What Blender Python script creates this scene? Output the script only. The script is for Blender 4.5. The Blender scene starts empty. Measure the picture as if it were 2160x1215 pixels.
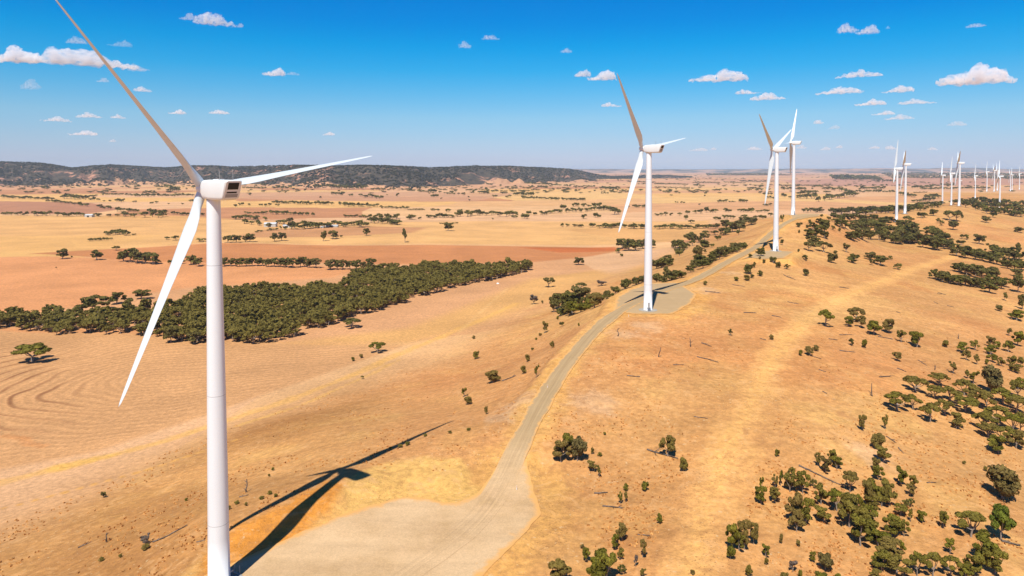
import bpy, math, random
import numpy as np
from mathutils import Vector, Matrix
from mathutils.geometry import delaunay_2d_cdt

# ------------------------------------------------------------------ camera, sky, sun, exposure
SC = bpy.context.scene
COL = SC.collection
EYE = 120.0                      # camera height above the datum of the plain (m)
FPX, CX, CY = 1450.0, 1080.0, 408.0
PITCH = math.atan(50.0 / FPX)
SUN_AZ, SUN_EL = math.radians(196.0), math.radians(57.0)

cam_d = bpy.data.cameras.new('camera')
cam_d.sensor_width = 36.0
cam_d.lens = 36.0 * FPX / 2160.0
cam_d.shift_y = -(607.5 - CY) / 2160.0
cam_d.clip_start = 1.0
cam_d.clip_end = 200000.0
cam = bpy.data.objects.new('camera', cam_d)
COL.objects.link(cam)
cam.location = (0, 0, EYE)
cam.rotation_euler = (math.radians(90) - PITCH, 0, 0)
SC.camera = cam

world = bpy.data.worlds.new('World')
SC.world = world
world.use_nodes = True
wn = world.node_tree
bg = wn.nodes['Background']
sky = wn.nodes.new('ShaderNodeTexSky')
sky.sky_type = 'NISHITA'
sky.sun_disc = False
sky.sun_elevation = SUN_EL
sky.sun_rotation = SUN_AZ
sky.air_density = 1.0
sky.dust_density = 0.0
sky.ozone_density = 4.0
sky.altitude = 300
# deep blue clear air: the sky's own colour filtered by height above the horizon (world direction)
wtc = wn.nodes.new('ShaderNodeTexCoord'); wsx = wn.nodes.new('ShaderNodeSeparateXYZ'); wn.links.new(wtc.outputs['Generated'], wsx.inputs[0])
wr = wn.nodes.new('ShaderNodeValToRGB'); wn.links.new(wsx.outputs['Z'], wr.inputs[0])
STOPS = [(0.0, (.36, .42, .70)), (.016, (.396, .432, .68)), (.04, (.416, .489, .671)), (.074, (.39, .56, .692)), (.108, (.23, .568, .735)), (.141, (.08, .565, .78)),
         (.174, (.016, .545, .81)), (.206, (.004, .475, .83)), (.24, (.003, .455, .85)), (.42, (.03, .26, .54)), (1.0, (.08, .22, .42))]
els = wr.color_ramp.elements
while len(els) > 1: els.remove(els[-1])
els[0].position = STOPS[0][0]; els[0].color = (*STOPS[0][1], 1)
for p_, c_ in STOPS[1:]:
    e_ = els.new(p_); e_.color = (*c_, 1)
wmx = wn.nodes.new('ShaderNodeMix'); wmx.data_type = 'RGBA'; wmx.blend_type = 'MULTIPLY'; wmx.inputs[0].default_value = 1.0
wn.links.new(sky.outputs[0], wmx.inputs[6]); wn.links.new(wr.outputs[0], wmx.inputs[7]); wn.links.new(wmx.outputs[2], bg.inputs['Color'])
bg.inputs['Strength'].default_value = 0.11

sun_d = bpy.data.lights.new('sun', 'SUN')
sun_d.energy = 4.2
sun_d.angle = math.radians(0.53)
sun_d.color = (1.0, 0.95, 0.84)
sun = bpy.data.objects.new('sun', sun_d)
COL.objects.link(sun)
SDIR = Vector((math.sin(SUN_AZ) * math.cos(SUN_EL), math.cos(SUN_AZ) * math.cos(SUN_EL), math.sin(SUN_EL)))
sun.rotation_euler = SDIR.to_track_quat('Z', 'Y').to_euler()
sun.location = SDIR * 500

SC.view_settings.view_transform = 'Standard'
SC.view_settings.look = 'None'
SC.view_settings.exposure = 0.5
SC.view_settings.gamma = 1.0
SC.view_settings.use_curve_mapping = False
SC.cycles.volume_bounces = 6
SC.cycles.max_bounces = 10
SC.cycles.transparent_max_bounces = 16
SC.cycles.volume_step_rate = 1.0

# ------------------------------------------------------------------ helpers
RNG = np.random.default_rng(7)
FW = np.array([0, math.cos(PITCH), -math.sin(PITCH)])
UP = np.array([0, math.sin(PITCH), math.cos(PITCH)])
RT = np.array([1.0, 0, 0])

def rays(px, py):
    px = np.asarray(px, float); py = np.asarray(py, float)
    u = (px - CX) / FPX; v = (CY - py) / FPX
    return FW + u[..., None] * RT + v[..., None] * UP

def at_h(px, py, h):              # the point that pixel sees h metres below the eye
    d = rays(px, py)
    return d * (-h / d[..., 2])[..., None]

def at_y(px, py, y):
    d = rays(px, py)
    return d * (y / d[..., 1])[..., None]

def link(o):
    COL.objects.link(o); return o

def mesh_np(name, verts, faces, mat=None, parent=None, smooth=False):
    me = bpy.data.meshes.new(name)
    verts = np.asarray(verts, np.float32); faces = np.asarray(faces, np.int32)
    k = faces.shape[1]
    me.vertices.add(len(verts)); me.vertices.foreach_set('co', verts.ravel())
    me.loops.add(faces.size); me.loops.foreach_set('vertex_index', faces.ravel())
    me.polygons.add(len(faces))
    me.polygons.foreach_set('loop_start', np.arange(0, faces.size, k, dtype=np.int32))
    me.polygons.foreach_set('loop_total', np.full(len(faces), k, np.int32))
    if smooth: me.polygons.foreach_set('use_smooth', np.ones(len(faces), bool))
    me.update(); me.validate()
    o = link(bpy.data.objects.new(name, me))
    if mat: me.materials.append(mat)
    if parent: o.parent = parent
    return o

def mesh_py(name, verts, faces, mat=None, parent=None, smooth=False):
    me = bpy.data.meshes.new(name)
    me.from_pydata([tuple(v) for v in verts], [], faces)
    me.update()
    if smooth:
        me.polygons.foreach_set('use_smooth', np.ones(len(me.polygons), bool))
    o = link(bpy.data.objects.new(name, me))
    if mat: me.materials.append(mat)
    if parent: o.parent = parent
    return o

def attr(o, name, typ, vals):
    a = o.data.attributes.new(name, typ, 'POINT')
    if typ == 'FLOAT_COLOR':
        v = np.ones((len(vals), 4), np.float32); v[:, :3] = vals
        a.data.foreach_set('color', v.ravel())
    else:
        a.data.foreach_set('value', np.asarray(vals, np.float32))

def tag(o, label=None, cat=None, group=None, kind=None):
    if label: o['label'] = label
    if cat: o['category'] = cat
    if group: o['group'] = group
    if kind: o['kind'] = kind
    return o

def empty(name, loc, rz=0.0):
    o = link(bpy.data.objects.new(name, None))
    o.location = loc; o.rotation_euler = (0, 0, rz)
    o.empty_display_size = 1
    return o

def srgb(*c):
    c = np.array(c, float) / 255.0
    return np.where(c <= 0.04045, c / 12.92, ((c + 0.055) / 1.055) ** 2.4)

ILL = 1.27                        # what a sunlit level surface of albedo 1 renders as (linear)
def alb(*c):                      # albedo of a level surface whose sunlit tone is this
    return srgb(*c) / ILL

# smooth value noise in numpy
def vnoise(x, y, seed=0):
    xi = np.floor(x).astype(np.int64); yi = np.floor(y).astype(np.int64)
    xf = x - xi; yf = y - yi
    xf = xf * xf * (3 - 2 * xf); yf = yf * yf * (3 - 2 * yf)
    def h(a, b):
        n = (a * 374761393 + b * 668265263 + seed * 1442695041) & 0x7fffffff
        n = ((n ^ (n >> 13)) * 1274126177) & 0x7fffffff
        n = n ^ (n >> 16)
        return (n & 0xffff) / 65535.0
    return ((h(xi, yi) * (1 - xf) + h(xi + 1, yi) * xf) * (1 - yf)
            + (h(xi, yi + 1) * (1 - xf) + h(xi + 1, yi + 1) * xf) * yf)

def fbm(x, y, seed=0, oct=4):
    s = 0; a = 0.5; t = 0
    for k in range(oct):
        s = s + a * vnoise(x, y, seed + k); t += a
        x = x * 2.03 + 17.1; y = y * 2.03 + 9.7; a *= 0.5
    return s / t

def sstep(a, b, x):
    t = np.clip((x - a) / (b - a), 0, 1); return t * t * (3 - 2 * t)

# ------------------------------------------------------------------ turbines: where they stand
# tower x, hub y, base y, blade angle, yaw, label
TURB = [
 (450, 395, None, 80.5, 52, 'nearest white wind turbine, its tower running past the lower edge of the view'),
 (1369, 315, 655.5, 81, 48, 'white wind turbine standing alone on the grey gravel pad beside the road'),
 (1639, 316, 530, 66, 50, 'white wind turbine rising beside the road in front of another turbine'),
 (1675, 301, 453, 27, 60, 'white wind turbine on the bare crest where the road disappears'),
 (1893, 356, 467, 2, 62, 'white wind turbine with one blade straight up, base among dark trees'),
 (1911, 347, 450.5, 60, 62, 'white wind turbine just behind the one with an upright blade'),
 (1989, 370, 430, 30, 62, 'left and farther one of three turbines on the rounded bare knoll'),
 (2008, 366, 432.5, 0, 62, 'middle turbine of three on the rounded bare knoll'),
 (2025, 344, 434, 60, 60, 'tallest turbine on the rounded bare knoll, blades raised in a wide V'),
 (2026, 381, 414, 35, 62, 'far small turbine hidden behind the tower on the bare knoll'),
 (2058, 371, 419, 3, 62, 'small turbine on the pale slope with its blade shadow beside it'),
 (2082.5, 362, 404, 5, 62, 'small far turbine standing alone above the pale rise'),
 (2098, 360, 404, 55, 62, 'small far turbine left of a close pair on the pale rise'),
 (2104.5, 361, 402, 40, 62, 'small far turbine nearly hidden behind its close neighbour'),
 (2110, 372, 438, 20, 62, 'turbine rising out of the dark scrub right of the knoll'),
 (2132, 368, 403, 50, 62, 'tiny far turbine, left of two whose towers almost touch'),
 (2135.5, 369, 401.5, 30, 62, 'tiny far turbine, right of two whose towers almost touch'),
 (2151, 366, 400, 0, 62, 'tiny turbine closest to the right end of the ridge'),
]
def tpos(t):
    px, hy, by = t[:3]
    if by is None:
        y = 136.0
        X, Y, Z = at_y(px, hy, y)
    else:
        a = rays(px, hy); b = rays(px, by)
        y = 80.0 / (a[2] / a[1] - b[2] / b[1])
        X, Y, Z = at_y(px, hy, y)
    return X, Y, Z - 80.0            # base, relative to the eye
TP = [tpos(t) for t in TURB]

# ------------------------------------------------------------------ terrain
PLAIN = 115.0
ctl = []                              # X, Y, depth below the eye
def cp(px, py, h):
    p = at_h(px, py, h); ctl.append((p[0], p[1], h))
for (X, Y, Z) in TP: ctl.append((X, Y, -Z))
for px, py, h in [
 # ridge crest along the road
 (490, 1104, 83.3), (600, 1054, 83.0), (690, 1008, 82.7), (800, 974, 82.2), (950, 925, 80.8), (720, 955, 84.8), (600, 1010, 85.5), (850, 915, 84.5), (450, 1060, 89), (860, 1050, 84), (1060, 1000, 82), (1090, 950, 80), (1115, 900, 79), (1142, 850, 77.5), (1172, 800, 76),
 (1209, 750, 74), (1252, 700, 72), (1300, 660, 70.5), (1470, 625, 69.5), (1400, 600, 69), (1530, 555, 67), (1600, 520, 65),
 (1640, 482, 58), (1690, 455, 51), (1740, 456, 51.5), (1000, 1215, 84), (700, 1215, 84.3), (500, 1215, 84.5),
 # slope down to the plain on the left
 (0, 1215, 99), (250, 1215, 91), (0, 1075, 108), (0, 1000, 112), (200, 1000, 108), (200, 1100, 100), (430, 905, 108), (400, 1040, 95),
 (600, 900, 99), (750, 850, 101), (850, 745, 109), (960, 700, 109),
 (1000, 800, 92), (1000, 850, 87), (1100, 720, 96), (1130, 800, 79), (1100, 640, 109), (1180, 720, 84), (1200, 660, 93), (1250, 655, 78), (1290, 658, 72),
 (1300, 610, 97), (1230, 600, 108), (1300, 560, 112), (1401, 585, 84), (1401, 545, 104), (1460, 560, 77), (1500, 545, 73), (1430, 520, 108), (1500, 515, 95), (1500, 485, 110), (1560, 500, 80), (1570, 475, 98), (1620, 462, 90), (1600, 455, 110),
 # right side
 (1200, 1000, 82.5), (1200, 1215, 83.5), (1480, 1215, 83), (1350, 900, 79.5), (1300, 800, 75.5), (1400, 720, 73), (1560, 950, 79), (1600, 800, 76), (1650, 700, 74.5),
 (1800, 1215, 84), (1800, 900, 81), (2160, 1215, 86), (2160, 900, 90), (2160, 1050, 88), (1740, 670, 76), (1900, 760, 82), (2160, 700, 95), (1900, 640, 81), (2160, 560, 101), (2000, 580, 90),
 (1560, 600, 70), (1650, 570, 69), (1720, 540, 71), (1850, 560, 80), (1720, 500, 64), (1690, 490, 60), (1760, 475, 59), (1790, 479, 63),
 (1800, 500, 80), (1850, 520, 84), (1900, 505, 87), (1960, 530, 91), (2050, 560, 95), (2100, 520, 96),
 (1830, 484, 90), (1950, 480, 84), (1990, 450, 74), (2000, 435, 69), (2060, 445, 77), (2100, 470, 86), (2160, 460, 88), (2160, 500, 95), (1940, 450, 74),
 (2130, 430, 95), (2040, 425, 100), (2090, 410, 90), (2150, 410, 100), (2050, 418, 101),
 (1760, 440, 116), (1850, 440, 116), (1850, 460, 112), (1900, 425, 117), (1960, 425, 115),
]: cp(px, py, h)
for px in range(-300, 1400, 200):      # the plain
    for py in (690, 640, 590, 545, 505, 470, 440, 420):
        lim = 690 if px < 700 else (640 if px < 1000 else (545 if px < 1250 else 480))
        if py <= lim: cp(px, py, PLAIN + (2.0 * math.sin(px * 0.013 + py * 0.11)))
for px in (1500, 1650, 1800): cp(px, 430, PLAIN); cp(px, 415, PLAIN)
for px in (1500, 1700, 1900, 2100, 2300): cp(px, 392, 112)
for px in (2000, 2200, 2400): cp(px, 402, 104)
cp(0, 850, 114); cp(0, 780, 115); cp(300, 850, 113.5); cp(300, 760, 115); cp(600, 780, 113); cp(150, 930, 112.5)
for X, Y, h in [(-60, 100, 86), (0, 95, 85), (60, 95, 86), (-140, 95, 103), (-260, 95, 114), (140, 95, 90), (260, 95, 100),
                (-400, 250, 115), (-700, 500, 115), (500, 350, 108), (900, 600, 112), (1500, 1200, 110), (2600, 2600, 108), (160, 140, 91)]:
    ctl.append((X, Y, h))
ctl = np.array(ctl)
YC = 90.0
def warp(X, Y):
    Yc = np.maximum(Y, YC)
    a = X / Yc
    a = np.sign(a) * np.minimum(np.abs(a), 0.9 + 0.25 * np.tanh(np.maximum(np.abs(a) - 0.9, 0)))
    return a * 1.6, np.log(np.minimum(Yc, 5200.0))
ca, cl = warp(ctl[:, 0], ctl[:, 1])
def phi(r2): return 0.5 * r2 * np.log(r2 + 1e-12)
_n = len(ctl)
_A = np.zeros((_n + 3, _n + 3))
_A[:_n, :_n] = phi((ca[:, None] - ca) ** 2 + (cl[:, None] - cl) ** 2) + np.eye(_n) * 2e-3
_A[:_n, _n] = 1; _A[:_n, _n + 1] = ca; _A[:_n, _n + 2] = cl
_A[_n:, :_n] = _A[:_n, _n:].T
_w = np.linalg.solve(_A, np.concatenate([ctl[:, 2], np.zeros(3)]))
GA = np.linspace(-1.86, 1.86, 620); GL = np.linspace(math.log(YC) - .001, math.log(5200.0) + .001, 680)
_g1, _g2 = [q.ravel() for q in np.meshgrid(GA, GL, indexing='ij')]
_G = np.empty(len(_g1))
for i in range(0, len(_g1), 20000):
    a, l = _g1[i:i + 20000], _g2[i:i + 20000]
    _G[i:i + 20000] = phi((a[:, None] - ca) ** 2 + (l[:, None] - cl) ** 2) @ _w[:_n] + _w[_n] + a * _w[_n + 1] + l * _w[_n + 2]
_G = _G.reshape(620, 680)
def h_ctl(X, Y):                       # the control surface, looked up bilinearly
    a, l = warp(X, Y)
    fa = np.clip((a - GA[0]) / (GA[1] - GA[0]), 0, 618.999); fl = np.clip((l - GL[0]) / (GL[1] - GL[0]), 0, 678.999)
    ia = fa.astype(int); il = fl.astype(int); fa = fa - ia; fl = fl - il
    return (_G[ia, il] * (1 - fl) + _G[ia, il + 1] * fl) * (1 - fa) + (_G[ia + 1, il] * (1 - fl) + _G[ia + 1, il + 1] * fl) * fa
def h_rbf(X, Y):
    X = np.asarray(X, float); Y = np.asarray(Y, float)
    sh = X.shape; X = X.ravel(); Y = Y.ravel()
    out = h_ctl(X, Y)
    # far away the land settles to a gently rolling plain
    r = np.hypot(X, Y)
    roll = (fbm(X / 1500, Y / 1500, 3, 3) - 0.5) * 26 + (fbm(X / 5000, Y / 5000, 8, 3) - 0.5) * 60
    far = 108 - 16 * sstep(5000, 12000, r) - 60 * sstep(15000, 38000, r) * fbm(X / 9000, Y / 9000, 5, 3) + roll * sstep(2500, 9000, r)
    k = sstep(2600, 4600, r)
    out = np.clip(out, 45, 122)
    out = out * (1 - k) + far * k
    # small relief of the hillsides
    out = out + (fbm(X / 42, Y / 42, 21, 3) - 0.5) * 2.2 * sstep(60, 130, r) * (1 - 0.7 * sstep(105, 113, out))
    return out.reshape(sh)

def poly_w(pts, h): # pixel polygon laid on level ground h below the eye -> plan polygon
    p = at_h([q[0] for q in pts], [q[1] for q in pts], h)
    return p[:, :2]
def sdist(P, poly):  # signed distance (negative inside), P (n,2)
    poly = np.asarray(poly); n = len(poly)
    d = np.full(len(P), 1e18); ins = np.zeros(len(P), bool)
    for i in range(n):
        a = poly[i]; b = poly[(i + 1) % n]
        e = b - a; w = P - a
        t = np.clip((w @ e) / (e @ e + 1e-12), 0, 1)
        dd = w - t[:, None] * e
        d = np.minimum(d, (dd ** 2).sum(1))
        c = ((a[1] > P[:, 1]) != (b[1] > P[:, 1]))
        xx = (b[0] - a[0]) * (P[:, 1] - a[1]) / (b[1] - a[1] + 1e-12) + a[0]
        ins ^= c & (P[:, 0] < xx)
    d = np.sqrt(d); return np.where(ins, -d, d)
def resample(pl, step):
    pl = np.asarray(pl, float)
    for _ in range(3):                 # Chaikin
        q = [pl[0]]
        for i in range(len(pl) - 1):
            q += [pl[i] * .75 + pl[i + 1] * .25, pl[i] * .25 + pl[i + 1] * .75]
        q.append(pl[-1]); pl = np.array(q)
    s = np.concatenate([[0], np.cumsum(np.linalg.norm(np.diff(pl[:, :2], axis=0), axis=1))])
    t = np.linspace(0, s[-1], max(2, int(s[-1] / step) + 1))
    return np.stack([np.interp(t, s, pl[:, k]) for k in range(pl.shape[1])], 1)

PADS = [
 (83.9, poly_w([(470, 1197), (540, 1166), (620, 1130), (700, 1097), (760, 1074), (815, 1056), (850, 1049), (890, 1050), (930, 1060), (966, 1062), (1004, 1048),
                (1034, 1016), (1054, 992), (1110, 992), (1122, 1030), (1132, 1056), (1140, 1085), (1112, 1120), (1068, 1165), (1015, 1215), (900, 1340), (420, 1420), (390, 1290), (425, 1220)], 83.9)),
 (69.75, poly_w([(1293, 655), (1300, 628), (1326, 612), (1372, 598), (1432, 597), (1470, 622), (1458, 640), (1418, 663), (1335, 663)], 69.75)),
 (64.3, poly_w([(1566, 541), (1592, 531), (1636, 528), (1676, 531.5), (1664, 539), (1655, 545), (1606, 547)], 64.3)),
 (50.2, poly_w([(1664, 454), (1700, 451), (1734, 452), (1728, 457), (1690, 460), (1670, 459)], 50.2)),
]
ROADPX = [(700, 1330, 83.9), (840, 1222, 83.9), (930, 1160, 83.9), (998, 1105, 83.9), (1042, 1050, 83.6), (1068, 1000, 82.5), (1090, 950, 80.3), (1115, 900, 78.8), (1142, 850, 77.3), (1172, 800, 75.5), (1209, 750, 73.5), (1252, 700, 71.6), (1297, 662, 69.75),
          (1345, 635, 69.75), (1400, 612, 69.75), (1450, 598, 69.6), (1492, 578, 68.5), (1532, 554, 66.8), (1572, 534, 65.5), (1600, 519, 64.3), (1618, 501, 61.5), (1640, 482, 57.5), (1664, 467, 53), (1690, 457, 50.3), (1725, 454, 50.2)]
def _rd():
    p = at_h([r[0] for r in ROADPX], [r[1] for r in ROADPX], np.array([r[2] for r in ROADPX]))
    q = np.stack([p[:, 0], p[:, 1], np.array([r[2] for r in ROADPX])], 1)
    return resample(q, 2.0)
ROAD = _rd()
def road_near(X, Y):
    """distance to the road's centre line and its depth there"""
    d = np.full(X.shape, 1e9); h = np.zeros(X.shape)
    P = np.stack([X, Y], 1)
    R = ROAD[::3]
    for i in range(0, len(P), 20000):
        D = (P[i:i + 20000, None, 0] - R[None, :, 0]) ** 2 + (P[i:i + 20000, None, 1] - R[None, :, 1]) ** 2
        j = D.argmin(1)
        # refine on neighbouring segments
        best = np.full(len(j), 1e18); hb = np.zeros(len(j))
        for o in (-1, 0):
            a = np.clip(j + o, 0, len(R) - 2); A = R[a]; B = R[a + 1]
            e = B[:, :2] - A[:, :2]; w = P[i:i + 20000] - A[:, :2]
            t = np.clip((w * e).sum(1) / (e * e).sum(1), 0, 1)
            dd = ((w - t[:, None] * e) ** 2).sum(1)
            hh = A[:, 2] + t * (B[:, 2] - A[:, 2])
            m = dd < best; best[m] = dd[m]; hb[m] = hh[m]
        d[i:i + 20000] = np.sqrt(best); h[i:i + 20000] = hb
    return d, h
def depth(X, Y):
    X = np.asarray(X, float); Y = np.asarray(Y, float); sh = X.shape
    X = X.ravel(); Y = Y.ravel()
    h = h_rbf(X, Y)
    m = (X > -130) & (X < 420) & (Y > 60) & (Y < 950)
    if m.any():
        x = X[m]; y = Y[m]; hm = h[m]
        P = np.stack([x, y], 1)
        for hp, poly in PADS:
            c = poly.mean(0); near = ((P - c) ** 2).sum(1) < 160 ** 2
            if near.any():
                s = sdist(P[near], poly)
                m0 = 1.6 + .007 * max(0, c[1] - 250); k = 1 - sstep(m0, m0 + 7, s)
                hm[near] = hm[near] * (1 - k) + hp * k
        d, hr = road_near(x, y)
        k = 1 - sstep(5.0, 13.0, d)
        hm = hm * (1 - k) + hr * k
        h[m] = hm
    return h.reshape(sh)
def hit(px, py):                       # first ground point along the pixels' rays, relative to the eye
    px = np.atleast_1d(np.asarray(px, float)); py = np.atleast_1d(np.asarray(py, float))
    d = rays(px, py); d = d / d[:, 1:2]
    ys = np.geomspace(90, 16000, 300)
    j = np.empty(len(px), int)
    for i in range(0, len(px), 4000):
        X = d[i:i + 4000, 0:1] * ys; Z = d[i:i + 4000, 2:3] * ys
        H = np.where(ys[None] < 2600, h_ctl(X, np.broadcast_to(ys, X.shape)), h_rbf(X, np.broadcast_to(ys, X.shape)) if (py[i:i + 4000] < 420).any() else 110.0)
        below = (-Z) >= np.clip(H, 45, 122)
        j[i:i + 4000] = np.where(below.any(1), below.argmax(1), len(ys) - 1)
    j = np.clip(j + 1, 2, len(ys) - 1)
    lo = ys[j - 2]; hi = ys[j]
    for _ in range(14):
        mid = (lo + hi) / 2
        b = (-d[:, 2] * mid) >= depth(d[:, 0] * mid, mid)
        hi = np.where(b, mid, hi); lo = np.where(b, lo, mid)
    y = (lo + hi) / 2
    X = d[:, 0] * y
    return np.stack([X, y, -depth(X, y)], 1)

# ------------------------------------------------------------------ node helpers
class NT:
    def __init__(s, name, rough=0.9, spec=0.2):
        s.m = bpy.data.materials.new(name); s.m.use_nodes = True
        s.t = s.m.node_tree; s.n = s.t.nodes
        s.b = s.n['Principled BSDF']; s.out = s.n['Material Output']
        s.b.inputs['Roughness'].default_value = rough
        s.b.inputs['Specular IOR Level'].default_value = spec
        s.tc = s.n.new('ShaderNodeTexCoord')
    def put(s, sock, v):
        if hasattr(v, 'is_linked') or isinstance(v, bpy.types.NodeSocket): s.t.links.new(v, sock)
        else:
            if hasattr(v, '__len__') and len(v) == 3 and sock.type == 'RGBA': v = (*v, 1)
            sock.default_value = v
    def noise(s, scale, detail=4, rough=0.55, vec=None, dist=0.0):
        n = s.n.new('ShaderNodeTexNoise'); n.inputs['Scale'].default_value = scale
        n.inputs['Detail'].default_value = detail; n.inputs['Roughness'].default_value = rough
        n.inputs['Distortion'].default_value = dist
        s.t.links.new(vec if vec is not None else s.tc.outputs['Object'], n.inputs['Vector'])
        return n.outputs['Fac']
    def mapv(s, scale=(1, 1, 1), rot=(0, 0, 0), vec=None):
        n = s.n.new('ShaderNodeMapping'); n.inputs['Scale'].default_value = scale; n.inputs['Rotation'].default_value = rot
        s.t.links.new(vec if vec is not None else s.tc.outputs['Object'], n.inputs['Vector'])
        return n.outputs[0]
    def rng(s, v, a, b, c=0.0, d=1.0, smooth=False):
        n = s.n.new('ShaderNodeMapRange'); n.clamp = True
        if smooth: n.interpolation_type = 'SMOOTHSTEP'
        s.put(n.inputs['Value'], v)
        for k, x in zip(('From Min', 'From Max', 'To Min', 'To Max'), (a, b, c, d)): n.inputs[k].default_value = x
        return n.outputs[0]
    def math(s, op, a, b=0.0):
        n = s.n.new('ShaderNodeMath'); n.operation = op
        s.put(n.inputs[0], a); s.put(n.inputs[1], b); return n.outputs[0]
    def mix(s, fac, a, b, mode='MIX'):
        n = s.n.new('ShaderNodeMix'); n.data_type = 'RGBA'; n.blend_type = mode
        s.put(n.inputs[0], fac); s.put(n.inputs[6], a); s.put(n.inputs[7], b)
        return n.outputs[2]
    def attr(s, name):
        n = s.n.new('ShaderNodeAttribute'); n.attribute_name = name; return n
    def color(s, c): s.put(s.b.inputs['Base Color'], c); return s
    def bump(s, h, strength=0.5, dist=1.0):
        n = s.n.new('ShaderNodeBump'); n.inputs['Strength'].default_value = strength; n.inputs['Distance'].default_value = dist
        s.put(n.inputs['Height'], h); s.t.links.new(n.outputs[0], s.b.inputs['Normal']); return s

def gray(f): return (f, f, f)

# ------------------------------------------------------------------ the ground
def build_ground():
    th = np.concatenate([np.radians(np.linspace(-180, -60, 50)[:-1]), np.radians(np.linspace(-60, -41, 40)[:-1]),
                         np.radians(np.linspace(-41, 41, 860)), np.radians(np.linspace(41, 60, 40)[1:]), np.radians(np.linspace(60, 180, 50)[1:])])
    r = np.concatenate([[1.0, 20.0, 50.0], np.geomspace(80, 1500, 560), np.geomspace(1500, 60000, 300)[1:]])
    T, R = np.meshgrid(th, r)
    X = (R * np.sin(T)); Y = R * np.cos(T)
    H = depth(X, Y)
    nr, nt = X.shape
    V = np.stack([X.ravel(), Y.ravel(), EYE - H.ravel()], 1)
    i = np.arange(nr - 1)[:, None] * nt + np.arange(nt - 1)[None]
    F = np.stack([i, i + 1, i + nt + 1, i + nt], -1).reshape(-1, 4)[:, ::-1]
    return V, F, H.ravel()
GV, GF, GH = build_ground()

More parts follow.
